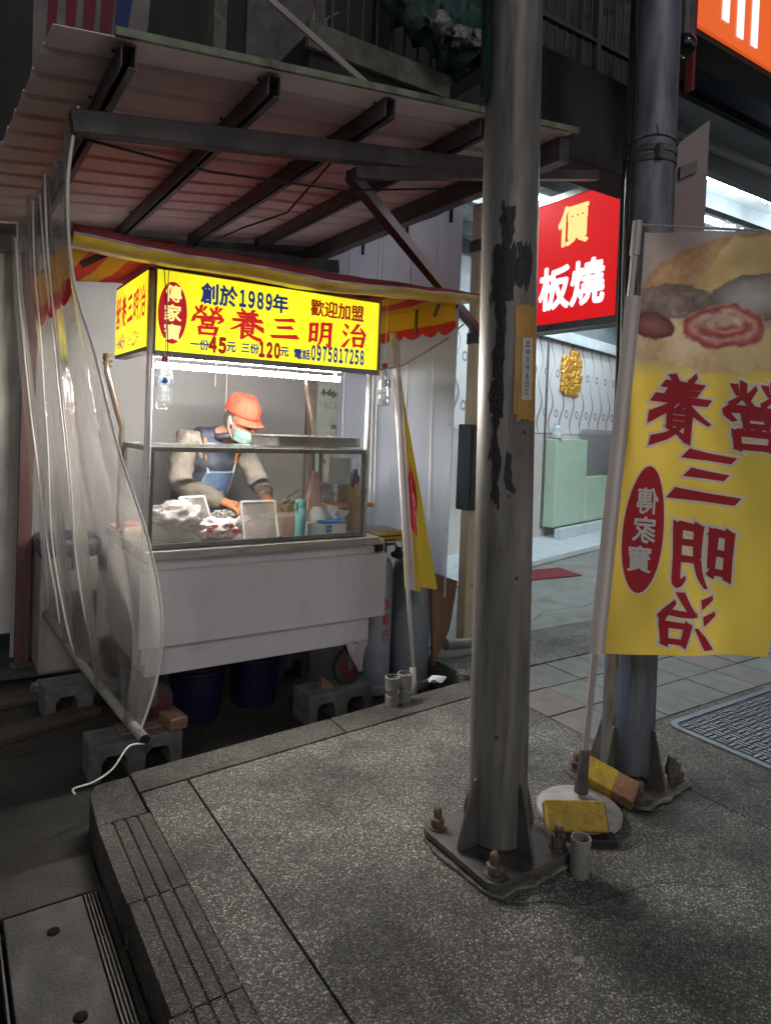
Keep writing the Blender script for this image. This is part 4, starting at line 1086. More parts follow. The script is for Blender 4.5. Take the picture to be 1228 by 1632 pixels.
# ------------------------------------------------------------------ banner flag on its stand
fb = Vector((2.137, 1.767, 0))
t = thing('flag_stand', 'grey round plastic flag base with a leaning pale pole', 'flag stand', fb)
obj('base', MB().lathe([(.15, 0), (.163, .012), (.163, .03), (.15, .042), (.095, .055), (.075, .07), (.06, .072), (.045, .078)], fb, 40), MT['base_pl'], t, smooth='auto')
ptop = at(1015, 358, 2.68); pb_ = at(925, 1262, 2.68)
obj('socket', MB().tube([pb_, pb_.lerp(ptop, .03), pb_.lerp(ptop, .06), pb_.lerp(ptop, .075)], .02, 18, rs=[.028, .021, .02, .021]), MT['dark_steel'], t, smooth='auto')
obj('pole', MB().tube([pb_.lerp(ptop, .06), pb_.lerp(ptop, .3), ptop], .0135, 14), MT['flagpole'], t, smooth='auto')
obj('cap', MB().tube([ptop.lerp(pb_, .055), ptop.lerp(pb_, -.006)], .019, 14), MT['flagpole'], t, smooth='auto')
obj('cross_rod', MB().tube([ptop, ptop + r0*.85 + Vector((0, 0, -.01))], .005, 8), MT['flagpole'], t)
BO = at(960, 1040, 2.68)
def bpt(x, y, l=0):               # banner plane: x to the right, y up along the cloth, l towards the street
    lean = .104
    wv = .014*math.sin(x*9+y*1.6) + .01*math.sin(x*4-y*5+1) + .03*x*math.sin(y*2.2+.6) + .006*math.sin(x*23+y*7)+ .012*noise.noise(Vector((x*5, y*3, 2)))
    dr = -.03*max(0, x-.1)*(1-y/1.7)
    return BO + cr*x + cu*(y+dr) - fw*(wv+.02*0+l)
bt = thing('banner', 'yellow vertical banner with mirrored red characters on the leaning flag pole', 'banner', BO)
o = uvgrid('cloth', lambda u, v: bpt(-.012+.104*1.66*v+.655*u+.012*v, 1.66*v), 34, 70, MT['flag_yel'], bt, lambda u, v: (u*.65, v*1.66), smooth=True)
def slv(u, v):
    y = 1.4*v; x = -.03+.104*y + .062*(u-.5)
    return BO + cr*x + cu*y - fw*(.016+.012*math.cos((u-.5)*math.pi))
o = obj('sleeve', MB().grid(slv, 8, 30), MT['flag_white'], bt, smooth=True)
def bm_(x, y, l): return bpt(x, y, l+.003)
def bw_(x, y, l): return bpt(x, y, .0014+l*.4)
def mirror(vf): return [(-a, b, c) for a, b, c in vf[0]], vf[1]
def shear(vf, k): return [(a+b*k, b-.06*a, c) for a, b, c in vf[0]], vf[1]
white, red = MB(), MB()
for ch, cx, cy, w, h in (('養', .31, .96, .25, .265), ('營', .60, .93, .24, .26), ('三', .41, .695, .265, .235), ('明', .385, .39, .265, .265), ('治', .315, .135, .245, .22)):
    add_glyph(white, shear(mirror(brush_verts(ch, 11)), .12), (cx, cy), w, h, bw_)
    add_glyph(red, shear(mirror(brush_verts(ch, 2.5)), .12), (cx, cy), w, h, bm_)
obj('character_outline', white, MT['flag_pale'], bt); obj('characters', red, MT['flag_red'], bt)
def disc(pts, fn, l, rings=5):
    cx = sum(p[0] for p in pts)/len(pts); cy = sum(p[1] for p in pts)/len(pts)
    mb = MB(); prev = None; n = len(pts)
    c = mb.bm.verts.new(fn(cx, cy, l))
    for k in range(1, rings+1):
        ring = [mb.bm.verts.new(fn(cx+(p[0]-cx)*k/rings, cy+(p[1]-cy)*k/rings, l)) for p in pts]
        for i in range(n):
            if prev is None: mb.bm.faces.new((c, ring[i], ring[(i+1) % n]))
            else: mb.bm.faces.new((prev[i], prev[(i+1) % n], ring[(i+1) % n], ring[i]))
        prev = ring
    return mb
def tilt(pts, c, a): return [(c[0]+(x-c[0])*math.cos(a)-(y-c[1])*math.sin(a), c[1]+(x-c[0])*math.sin(a)+(y-c[1])*math.cos(a)) for x, y in pts]
oc = (.156, .487)
obj('oval_rim', disc(tilt(ellipse(*oc, .086, .258), oc, -.12), bpt, .0022), MT['flag_pale'], bt)
obj('oval', disc(tilt(ellipse(*oc, .079, .25), oc, -.12), bpt, .0034), MT['flag_red'], bt)
mb = MB()
for ch, cx, cy in (('傳', .173, .60), ('家', .158, .487), ('寶', .138, .372)):
    add_glyph(mb, shear(mirror(text_verts(ch, .02)), .1), (cx, cy), .085, .1, lambda x, y, l: bpt(x, y, .0048+l))
obj('oval_characters', mb, MT['flag_pale'], bt)
# bricks weighing the base down
def brick(label, c, ang, tiltm, mat_a, mat_b, half):
    t = thing('brick', label, 'brick', c)
    m_ = Matrix.Translation(c) @ Matrix.Rotation(ang, 4, 'Z') @ tiltm
    obj('body', MB().box(-.115, .115, -.052, .052, -.028, .028, m_), mat_b, t, bevel=.006)
    if half: obj('yellow_paint', MB().box(-.1155, half, -.053, .053, .008 if half > .1 else -.0285, .0288, m_), mat_a, t, bevel=.006)
    return t
ar = math.atan2(r0.y, r0.x)
brick('yellow painted brick lying flat on the front of the flag base', Vector((2.022, 1.688, .066)), ar+.02, Matrix.Rotation(R(48), 4, 'X'), MT['brick_y'], MT['brick'], .112)
brick('half painted brick leaning on the back edge of the flag base beside the second pole', Vector((2.335, 1.79, .075)), ar-.5, Matrix.Rotation(R(16), 4, 'Y') @ Matrix.Rotation(R(25), 4, 'X'), MT['brick_y'], MT['brick'], .03)
o = obj('wood_shim', MB().box(-.07, .07, -.04, .04, 0, .022, Matrix.Translation((2.06, 1.62, .002)) @ Matrix.Rotation(ar, 4, 'Z')), MT['black'], bevel=.003); tag(o, 'dark flat shim under the yellow brick', 'shim')

# ------------------------------------------------------------------ concrete blocks, wheels, things under the cart
def block_mb():
    pr = [(-.21, 0), (-.158, 0), (-.152, .085), (-.13, .112), (-.065, .112), (-.042, .085), (-.036, 0), (.036, 0), (.042, .085), (.065, .112), (.13, .112), (.152, .085), (.158, 0), (.21, 0), (.21, .17), (-.21, .17)]
    return MB().prism([pr], .19, (0, -.095, 0), EX, EZ)
bl = [((.81, 3.33), -.02, 'cinder block under the near left wheel, carrying the end of the curtain pipe'), ((1.94, 3.4), .03, 'cinder block under the right front wheel of the cart'),
      ((.72, 4.15), .05, 'cinder block in the dark behind the clear curtain, under the rear left wheel'), ((1.9, 4.12), -.1, 'cinder block deep under the cart at the rear right wheel')]
for i, ((x, y), a, lab) in enumerate(bl):
    o = obj('cinder_block', block_mb(), MT['block'], bevel=.004) if i == 0 else o.copy()
    if i: COL.objects.link(o)
    o.location = (x, y, G); o.rotation_euler = (0, 0, a); tag(o, lab, 'cinder block', 'concrete blocks under the cart')
def ww(label, c, sx, sy, sz, rz):
    o = obj('wood_wedge', MB().box(-sx/2, sx/2, -sy/2, sy/2, 0, sz, Matrix.Rotation(rz, 4, 'Z')), MT['wood'], bevel=.008)
    o.location = c; tag(o, label, 'wood block')
ww('reddish worn wood block chocking the left front wheel', (.985, 3.33, .001), .09, .2, .06, .15)
ww('thin board under the left wheel on its cinder block', (.84, 3.35, .001), .2, .12, .018, .05)
mb = MB().prism([[(0, 0), (.085, 0), (.0, .075)]], .06, (1.84, 3.36, .001), EX, EZ); o = obj('wheel_chock', mb, MT['wood']); tag(o, 'small wooden chock left of the right front wheel', 'chock')
for i, (x, y, lab) in enumerate(((1.25, 3.75, 'left one of two dark blue plastic tubs under the cart'), (1.62, 3.8, 'right one of two dark blue plastic tubs under the cart'))):
    if i == 0:
        tb = thing('plastic_tub', lab, 'tub', (x, y, G), 'blue tubs under the cart')
        obj('body', MB().lathe([(.13, 0), (.16, .3), (.165, .3), (.165, .31), (.155, .31), (.125, .01)], (x, y, G), 28), MT['blue_tub'], tb, smooth='auto')
        obj('rim', MB().lathe([(.168, .27), (.174, .275), (.174, .29), (.168, .295)], (x, y, G), 28, cap=False), MT['blue_tub'], tb)
    else: dup(tb, (x, y, G), label=lab)

# gas bottles, carton, board and pipes right of the cart
def bottle(label, x, y, h, r_, mat, group='gas bottles beside the cart'):
    t = thing('gas_bottle', label, 'gas bottle', (x, y, G), group)
    obj('tank', MB().lathe([(r_-.01, 0), (r_, .02), (r_, h-.1), (r_*.93, h-.05), (r_*.7, h-.012), (r_*.3, h)], (x, y, G), 32), mat, t, smooth='auto')
    obj('foot_ring', MB().lathe([(r_+.003, .0), (r_+.006, .05), (r_+.003, .06)], (x, y, G), 32, cap=False), mat, t)
    mb = MB().lathe([(.02, h), (.018, h+.05), (.03, h+.055), (.03, h+.09)], (x, y, G), 12); obj('valve', mb, MT['bolt'], t)
    mb = MB()
    for k in range(12):
        a0, a1 = k*.45, (k+1)*.45
        mb.tube([(x+r_*.6*math.cos(a0), y+r_*.6*math.sin(a0), G+h+.1), (x+r_*.6*math.cos(a1), y+r_*.6*math.sin(a1), G+h+.1)], .01, 6)
    for a in (0, 2, 4): mb.tube([(x+r_*.6*math.cos(a), y+r_*.6*math.sin(a), G+h-.02), (x+r_*.6*math.cos(a), y+r_*.6*math.sin(a), G+h+.1)], .009, 6)
    obj('collar', mb, MT['rust'], t)
    return t
gb = bottle('large grey gas bottle behind the small furled flag', 2.60, 3.58, .84, .128, MT['tank'])
gb2 = bottle('pale grey gas bottle with red characters next to the cart panel', 2.335, 3.60, .86, .105, MT['tank2'])
mb = MB()
for k, ch in enumerate('瓦斯行'):
    a = math.atan2(-3.6, -2.335)+.75
    add_glyph(mb, text_verts(ch, .02), (0, .40-k*.1), .06, .075, lambda x, y, l, a=a: Vector((2.335+.1075*math.cos(a+x/.105), 3.6+.1075*math.sin(a+x/.105), y)))
obj('red_characters', mb, MT['redink'], gb2)
t = thing('carton', 'yellow carton with brown print beside the counter end', 'carton', (2.34, 3.58, .72))
obj('box', MB().box(2.21, 2.44, 3.47, 3.7, .69+.1, .93-.08), MT['carton'], t, bevel=.004)
obj('top_flap', MB().box(2.215, 2.435, 3.475, 3.695, .851, .857), MT['paper'], t)
mb = MB()
for z, w in ((.83, .19), (.805, .12)): mb.box(2.325-w/2, 2.325+w/2, 3.466, 3.4695, z-.006, z+.004)
obj('printed_lines', mb, MT['ply'], t)
t = thing('regulator', 'black gas regulator with brass fitting below the yellow carton', 'regulator', (2.36, 3.42, .72))
obj('body', MB().lathe([(.025, 0), (.045, .012), (.045, .03), (.02, .045), (.02, .065)], (2.37, 3.42, .7), 18), MT['black'], t, smooth='auto')
obj('fitting', MB().tube([(2.3, 3.42, .715), (2.24, 3.42, .715)], .016, 10), MT['inox'], t)
obj('hose', MB().tube([(2.39, 3.44, .71), (2.43, 3.5, .72), (2.44, 3.56, .76), (2.4, 3.6, .75)], .01, 8), MT['rust'], t)
t = thing('kraft_box', 'tall brownish yellow box behind the counter end with black items on top', 'box', (2.3, 3.85, .7))
obj('body', MB().box(2.23, 2.36, 3.84, 3.96, .7, 1.12), pm('kraft', (.4, .29, .09), .8, dirt=(.25, .17, .06)), t, bevel=.004)
obj('black_items', MB().blob((2.29, 3.88, 1.14), .05, 3, .5, 3).tube([(2.27, 3.86, 1.1), (2.33, 3.9, 1.2)], .02), MT['black'], t)
o = obj('orange_board', MB().box(1.96, 2.27, 3.56, 3.7, 1.0, 1.022, Matrix.Translation((0, 0, 0))), pm('orange_wood', (.5, .26, .13), .6, var=.2, scale=8)); tag(o, 'short orange wooden board sticking out past the right end of the glass case', 'board')
t = thing('plywood_board', 'brown plywood board leaning behind the gas bottle', 'board', (2.8, 3.5, G))
q = [atY(690, 1062, 3.42), atY(716, 1003, 3.42), atY(729, 926, 3.42), atY(688, 912, 3.42)]
n_ = Vector((0, .012, 0)); mb = MB()
a_ = [mb.bm.verts.new(p) for p in q]; b_ = [mb.bm.verts.new(p+n_) for p in q]
mb.bm.faces.new(a_); mb.bm.faces.new(b_[::-1])
for i in range(4): mb.bm.faces.new((a_[i], a_[(i+1) % 4], b_[(i+1) % 4], b_[i]))
obj('board', mb, MT['ply'], t)
obj('batten', MB().bar(q[0]+Vector((.01, .02, 0)), q[3]+Vector((.01, .02, 0)), .02, .02), MT['ply'], t)
o = obj('drain_pipe', MB().tube([atY(711, 1027, 3.45), atY(770, 1023, 3.45)], .034, 18).tube([atY(709, 1027, 3.45), atY(722, 1026, 3.45)], .04, 18), MT['tubegrey'], smooth='auto'); tag(o, 'grey drain pipe lying by the foot of the tan pillar', 'pipe')
o = obj('low_step', MB().box(2.78, 3.4, 3.4, 3.66, G, -.03), MT['slab'], bevel=.01); tag(o, 'low dark concrete step under the grey drain pipe', 'step')
o = obj('scrap_pipe', MB().tube([(2.66, 3.28, G+.03), (2.9, 3.12, G+.05)], .03, 14), MT['rust']); tag(o, 'rusty pipe offcut lying in the gutter beyond the kerb', 'pipe')
o = obj('white_rag', MB().grid(lambda u, v: Vector((2.45+.13*u, 3.16+.06*v, G+.17+.015*math.sin(u*7+v*4))), 8, 6), MT['sill'], solid=.002); tag(o, 'crumpled white paper beside the two pipe couplings on the kerb', 'paper')
cp = None
for x, y, lab in ((2.075, 3.0, 'left one of two short pipe couplings standing on the kerb'), (2.165, 3.012, 'right one of two short pipe couplings standing on the kerb')):
    if cp is None:
        cp = thing('pipe_coupling', lab, 'pipe', (x, y, 0), 'pipe couplings on the kerb')
        obj('body', MB().lathe([(.036, 0), (.036, .055), (.031, .06), (.031, .08), (.039, .085), (.039, .145), (.034, .145), (.032, .04)], (x, y, 0), 22, cap=False), MT['tubegrey'], cp, smooth='auto')
        obj('rim', MB().lathe([(.034, .145), (.041, .146), (.041, .155), (.034, .156)], (x, y, 0), 22, cap=False), MT['tubegrey'], cp)
    else: dup(cp, (x, y, 0), .7, lab)

# small furled flag beside the cart
t = thing('small_flag', 'small yellow flag hanging furled on a white pole beside the cart', 'flag', (2.4, 3.22, G))
f0, f1 = Vector((2.385, 3.2, G)), Vector((2.17, 3.27, 2.03))
obj('pole', MB().tube([f0, f0.lerp(f1, .5), f1], .013, 12), MT['white_pl'], t, smooth=True)
obj('socket', MB().tube([f0, f0.lerp(f1, .12)], .02, 12), MT['tubegrey'], t, smooth=True)
obj('tip', MB().tube([f1.lerp(f0, .03), f1.lerp(f0, -.005)], .018, 12), pm('bamboo_tip', (.5, .4, .2), .6), t, smooth=True)
def sl(u, v):
    c = f0.lerp(f1, .34+.66*v-.01); w = .075-.03*v
    return c + Vector((w*(u-.35), -.018-.014*math.sin(u*math.pi), 0))
obj('sleeve', MB().grid(sl, 10, 30), MT['flag_white'], t, smooth=True)
def fc(u, v):
    a, b = atY(650, 941, 3.22), atY(690, 937, 3.22)
    c, d_ = atY(634, 590, 3.25), atY(640, 610, 3.25)
    k = v**1.25
    p = c.lerp(a, v).lerp(d_.lerp(b, k), u)
    return p + Vector((0, .03*math.sin(u*9+v*2)*(.3+v), 0))
o = obj('cloth', MB().grid(fc, 18, 36), MT['flag_y2'], t, smooth=True)
def fo(x, y, l):
    p = fc(min(1, max(0, x)), y); return p + Vector((0, -.012-l, 0))
pts = [(.5+.36*math.cos(a)+.18*math.sin(a)*-.3, .60+.16*math.sin(a)) for a in [i*2*math.pi/30 for i in range(30)]]
obj('red_oval', disc(pts, fo, 0), MT['flag_red'], t)
mb = MB()
for ch, y in (('家', .6), ('寶', .68)): add_glyph(mb, text_verts(ch, .02), (.55, y), .4, -.06, lambda x, y, l: fo(x, y, .004+l))
obj('white_characters', mb, MT['flag_pale'], t)
o = obj('tie_cord', MB().tube([atY(600, 590, 3.3), atY(640, 583, 3.22), atY(680, 560, 3.35), atY(712, 540, 3.5), atY(738, 517, 3.65)], .006, 7), pm('pinkish_cord', (.36, .25, .26), .8)); tag(o, 'twisted pinkish cord tied from the cart post to the tan pillar', 'cord')

# ------------------------------------------------------------------ the food cart
ct = thing('food_cart', 'lilac white food cart with lit yellow sign and striped awning on cinder blocks', 'food cart', (1.5, 3.78, 0))
X0, X1, YF, YB = .85, 2.15, 3.35, 4.2
obj('body', MB().box(X0+.012, X1-.01, YF+.012, YB-.01, .235, .805), MT['cart'], ct, bevel=.004)
mb = MB().box(.818, 2.222, 3.322, 3.345, .388, .752)
obj('front_panel', mb, MT['cart'], ct, bevel=.002)
obj('panel_lip', MB().box(.818, 2.222, 3.32, 3.358, .7535, .7585), MT['white_pl'], ct)
obj('side_panel', MB().box(.842, .8605, 3.36, 4.19, .3, .79), MT['cart'], ct, bevel=.002)
obj('counter', MB().box(.835, 2.17, 3.322, 4.215, .812, .856), MT['inox'], ct, bevel=.004)
obj('side_shelf', MB().box(2.172, 2.225, 3.36, 3.75, .806, .838), MT['inox'], ct, bevel=.003)
obj('edge_hinge', MB().box(2.165, 2.2, 3.325, 3.36, .768, .808), MT['black'], ct)
for x in (.905, 2.02):
    for y in (3.38, 4.08):
        wh = obj('wheel', MB().lathe([(.07, -.024), (.098, -.022), (.104, 0), (.098, .022), (.07, .024)], (0, 0, 0), 30, Matrix.Translation((x, y, .105)) @ Matrix.Rotation(R(90), 4, 'X')), MT['tyre'], ct, smooth='auto')
        obj('rim', MB().lathe([(.012, -.03), (.05, -.022), (.066, -.027), (.072, -.025), (.072, .025), (.066, .027), (.012, .03)], (0, 0, 0), 24, Matrix.Translation((x, y, .105)) @ Matrix.Rotation(R(90), 4, 'X')), MT['rim_red'], wh)
        obj('hub', MB().lathe([(.018, -.036), (.018, .036)], (0, 0, 0), 12, Matrix.Translation((x, y, .105)) @ Matrix.Rotation(R(90), 4, 'X')), MT['frame'], wh)
        obj('fork', MB().box(x-.02, x+.02, y-.034, y-.03, .1, .235).box(x-.02, x+.02, y+.03, y+.034, .1, .235), MT['frame'], ct)
def rag(u, v):
    w = .075*(1-.85*v); return Vector((2.045+w*(u-.5)*2+.02*v, 3.325+.012*math.sin(u*12+v*5), .25-.17*v))
obj('hanging_rag', MB().grid(rag, 14, 12), MT['flag_white'], ct, smooth=True)
# posts
for x, y, z1 in ((.845, 3.372, 2.2), (2.103, 3.40, 2.0)):
    obj('post', MB().tube([(x, y, .857), (x, y, 1.5), (x, y, z1)], .017, 16), MT['post'], ct, smooth=True)
for x in (.86, 2.06):
    obj('bent_post', MB().tube([(x, 4.0, .857), (x, 4.0, 1.36), (x, 3.99, 1.44), (x-.03, 3.97, 1.52), (x-.1, 3.93, 1.74), (x-.11, 3.92, 1.84)], .017, 14), MT['copper'], ct, smooth=True)
    obj('wire_tie', MB().tube([Vector((x-.1+.025*math.cos(k), 3.93+.025*math.sin(k), 1.77+.005*k)) for k in range(14)], .004, 6), MT['copper'], ct)
# glass case
def rail(*a): return MB().box(*a)
cs = [(.858, 2.1, 3.385, 3.41, .858, .878), (.858, 2.1, 3.385, 3.41, 1.335, 1.36), (.858, .883, 3.385, 3.41, .8785, 1.3345), (2.075, 2.1, 3.385, 3.41, .8785, 1.3345),
      (.858, .878, 3.411, 3.93, 1.335, 1.36), (2.08, 2.1, 3.411, 3.93, 1.335, 1.36), (.858, 2.1, 3.931, 3.95, 1.335, 1.36), (.858, .878, 3.931, 3.95, .8585, 1.334), (2.08, 2.1, 3.931, 3.95, .8585, 1.334)]
gc = MB()
for c in cs: gc.box(*c)
gcase = obj('case_frame', gc, MT['frame'], ct, bevel=.002)
obj('front_pane', MB().box(.884, 2.074, 3.395, 3.4, .879, 1.334), MT['glass'], gcase)
obj('side_pane', MB().box(.866, .871, 3.412, 3.93, .86, 1.334), MT['glass'], gcase)
obj('side_pane', MB().box(2.087, 2.092, 3.412, 3.93, .86, 1.334), MT['glass'], gcase)
obj('top_shelf', MB().box(.858, 2.1, 3.385, 3.95, 1.361, 1.367), MT['glass'], gcase)
obj('pale_sticker', MB().box(1.86, 2.0, 3.4015, 3.4022, 1.16, 1.31), pm('sticker_film', (.42, .43, .42), .4), gcase)
# sign box
def sp_(x, y, l): return Vector((x, 3.3445-l, y))
sx0, sx1, sz0, sz1 = .862, 2.117, 1.826, 2.212
sb = obj('sign_box', MB().box(sx0-.006, sx1+.012, 3.352, 3.47, sz0-.02, sz1+.012), MT['dark_steel'], ct)
obj('sign_face', MB().box(sx0, sx1, 3.3455, 3.3515, sz0, sz1), MT['sign_face'], sb)
mb = MB().box(sx0-.006, sx1+.012, 3.338, 3.3515, sz0-.03, sz0-.0005).box(sx0-.006, sx1+.012, 3.338, 3.3515, sz1+.0005, sz1+.014).box(sx1+.0005, sx1+.016, 3.338, 3.3515, sz0, sz1)
obj('sign_edge', mb, MT['frame'], sb)
obj('emblem', disc(ellipse(.937, 2.012, .07, .15), sp_, .001), MT['emblem_em'], sb)
mb = MB()
for ch, y in (('傳', 2.105), ('家', 2.012), ('寶', 1.918)): add_glyph(mb, text_verts(ch, .025), (.938, y), .078, .078, lambda x, y, l: sp_(x, y, .002+l))
obj('emblem_characters', mb, MT['emblem_txt'], sb)
mb = MB()
for ch, x, z, w, h in (('營', 1.111, 1.995, .162, .145), ('養', 1.319, 1.998, .178, .155), ('三', 1.529, 2.001, .16, .13), ('明', 1.742, 1.995, .16, .145), ('治', 1.959, 2.006, .165, .14)):
    add_glyph(mb, brush_verts(ch, 2.5), (x, z), w, h, lambda x, y, l: sp_(x, y, .001+l))
obj('red_characters', mb, MT['stroke_red'], sb)
mb = MB()
for tx, x, w, h in (('創於', 1.167, .185, .1), ('1989', 1.362, .175, .082), ('年', 1.5, .084, .094)):
    obj('blue_characters', place_glyph(text_verts(tx, .05 if tx == '1989' else .035), (x, 2.13), w, h, lambda x, y, l: sp_(x, y, .001+l)), MT['stroke_blue'], sb)
for tx, x, z, w, h in (('一份', 1.074, 1.873, .092, .05), ('元', 1.237, 1.876, .047, .048), ('三份', 1.339, 1.879, .095, .05), ('元', 1.532, 1.879, .047, .047), ('電話', 1.637, 1.876, .096, .054), ('0975817258', 1.859, 1.889, .333, .078)):
    obj('price_characters', place_glyph(text_verts(tx, .05 if tx[0] == '0' else .032), (x, z), w, h, lambda x, y, l: sp_(x, y, .001+l)), MT['stroke_blue'], sb)
for tx, x, z, w, h, of in (('歡迎加盟', 1.846, 2.136, .335, .088, .022), ('45', 1.165, 1.879, .085, .072, .045), ('120', 1.447, 1.88, .115, .074, .045)):   # split by phrase
    obj('dark_red_characters', place_glyph(text_verts(tx, of*1.5 if tx.isdigit() else of*1.3), (x, z), w, h, lambda x, y, l: sp_(x, y, .001+l)), MT['stroke_dkred'], sb)
# side faces of the sign
def side(xs, sg, name):
    b = obj('side_sign_box', MB().box(min(xs, xs+.06*sg), max(xs, xs+.06*sg), 3.43, 4.15, 1.83, 2.235), MT['dark_steel'], ct)
    xf = xs-.004*sg
    obj('sign_face', MB().box(min(xf, xs), max(xf, xs)-.0005*0, 3.44, 4.14, 1.85, 2.22), MT['sign_face'], b)
    fn = lambda x, y, l: Vector((xf-(.001+l)*sg, -x*sg, y))
    c = -3.79*sg
    mb = MB()
    for i, ch in enumerate('營養三明治'):
        add_glyph(mb, brush_verts(ch, 2.5), (c+(i-2)*.135, 2.075), .125, .17, fn)
    obj('red_characters', mb, MT['stroke_red'], b)
    mb = MB()
    for tx, dx, w in (('一份', -.255, .085), ('元', -.105, .045), ('三份', .0, .085), ('元', .19, .045)): add_glyph(mb, text_verts(tx, .022), (c+dx, 1.905), w, .05, fn)
    obj('blue_characters', mb, MT['stroke_blue'], b)
    mb = MB()
    for tx, dx, w in (('45', -.17, .08), ('120', .11, .1)): add_glyph(mb, text_verts(tx, .045), (c+dx, 1.91), w, .075, fn)
    obj('dark_red_characters', mb, MT['stroke_dkred'], b)
side(.842, 1, 'side'); side(2.135, -1, 'side')
lt = obj('strip_light', MB().box(.87, 1.95, 3.474, 3.5, 1.802, 1.83), MT['frame'], ct)
for x_ in (.878, 1.922): obj('lamp_holder', MB().box(x_-.008, x_+.008, 3.41, 3.49, 1.75, 1.7745).box(x_-.008, x_+.008, 3.475, 3.49, 1.775, 1.8015), MT['white_pl'], lt)
obj('lamp_tube', MB().tube([(.885, 3.425, 1.762), (1.915, 3.425, 1.762)], .0135, 14), MT['tube'], lt)
obj('wire', MB().tube([(.885, 3.335, 2.24), (.9, 3.337, 2.1), (.915, 3.337, 1.9), (.92, 3.34, 1.8)], .0025, 5), MT['black'], ct)

# awning
def wr(x, s, k=.012): return k*noise.noise(Vector((x*3.1, s, 0)))+k*.6*noise.noise(Vector((x*9.1, s, 3)))
AX0, AX1 = .43, 2.635
aw = obj('awning', MB().grid(lambda u, v: Vector((AX0+.3+(AX1-AX0-.5)*u, 4.3-1.26*v, 2.29-.03*v**2+wr(u*2, v, .01))), 40, 12), MT['aw_red'], ct, smooth=True)
prof = [((3.06, 2.272), 'm'), ((3.0, 2.262), 'm'), ((2.96, 2.238), 'm'), ((2.95, 2.218), 'p'), ((2.949, 2.206), 'y'), ((2.957, 2.19), 'y'), ((2.985, 2.168), 'y'), ((3.05, 2.178), 'y'), ((3.3, 2.225), 'y')]
def fr(i0, i1, amp=.006):
    sel = [p[0] for p in prof[i0:i1+1]]
    def fn(u, v):
        f = v*(len(sel)-1); k = min(int(f), len(sel)-2); q = f-k
        y = sel[k][0]*(1-q)+sel[k+1][0]*q; z = sel[k][1]*(1-q)+sel[k+1][1]*q
        x = AX0+(AX1-AX0)*u
        tp = 1-.55*max(0, (u-.55)/.45)                        # the roll thins towards the right end
        z = 2.262 + (z-2.262)*tp
        return Vector((x, y+wr(x, y*2, amp*2), z+wr(x, z*3+7, amp*1.6)-.016*math.sin(u*math.pi)+.02*u))
    return MB().grid(fn, 90, 3*(i1-i0))
obj('rolled_edge', fr(0, 3), MT['aw_mar'], aw, smooth=True)
obj('edge_band', fr(3, 4), MT['aw_pale'], aw, smooth=True)  # pale strip painted as the highlight along the roll
obj('front_flap', fr(4, 8), pm('awning_flap', (.85, .52, .06), .3, var=.3, scale=5, dirt=(.85, .72, .5), dirt_amt=.7, dirt_scale=3, bump=.2, stretch=(1, 3, 3)), aw, smooth=True)  # cream patches paint the gloss highlight into the flap
def wing(xa, za, xb, zb, y0, y1):
    parts = ([], [])
    n = 4
    for i in range(n):
        u0_, u1_ = i/n, (i+1)/n
        parts[i % 2].append((xa+(xb-xa)*u0_, za+(zb-za)*u0_, xa+(xb-xa)*u1_, za+(zb-za)*u1_))
    for nm, ps, m_ in (('red_stripe', parts[0], MT['aw_red']), ('yellow_stripe', parts[1], MT['aw_yel'])):
        mb = MB()
        for (x_, z_, x2, z2) in ps:
            mb.grid(lambda u, v: Vector((x_+(x2-x_)*u, y0+(y1-y0)*v, z_+(z2-z_)*u-.02*math.sin(v*math.pi)+wr(v*2, x_, .008))), 4, 20)
        obj(nm, mb, m_, aw, smooth=True)
wing(.86, 2.285, AX0+.01, 2.235, 3.06, 4.25)
wing(2.1, 2.285, 2.56, 2.27, 3.06, 4.1)
def val(x, z, y0, y1, h):
    def top(u, v): yy = y0+(y1-y0)*u; return Vector((x+.02*v+.012*math.sin(yy*13)*v, yy, z-h*.6*v+wr(yy, 3, .01)))
    def bot(u, v):
        yy = y0+(y1-y0)*u; sc = abs(math.sin(u*math.pi*5))
        return Vector((x+.02+.012*math.sin(yy*13), yy, z-h*.6-(h*.22+h*.18*sc)*v+wr(yy, 3, .01)))
    obj('yellow_valance', MB().grid(top, 40, 4), MT['aw_yel'], aw, smooth=True)
    obj('scalloped_edge', MB().grid(bot, 60, 2), MT['aw_red'], aw, smooth=True)
val(AX0, 2.235, 3.1, 4.2, .27)
val(2.56, 2.265, 3.2, 4.09, .19)
obj('awning_pipe', MB().tube([(2.575, 3.0, 2.275), (2.575, 4.15, 2.275)], .009, 8), MT['dark_steel'], aw)
obj('awning_pipe', MB().tube([(.45, 3.02, 2.25), (.45, 4.2, 2.25)], .009, 8), MT['dark_steel'], aw)
obj('awning_bracket', MB().bar((2.53, 3.55, 2.3), (2.53, 3.55, 2.1), .012, .02), MT['dark_steel'], aw)
obj('awning_bracket', MB().bar((2.53, 3.3, 2.29), (2.53, 3.36, 2.19), .012, .02), MT['dark_steel'], aw)
obj('awning_bracket', MB().bar((.52, 3.3, 2.17), (.7, 3.35, 2.3), .02, .03).bar((.7, 3.35, 2.3), (.85, 3.42, 2.26), .02, .03), MT['dark_steel'], aw)

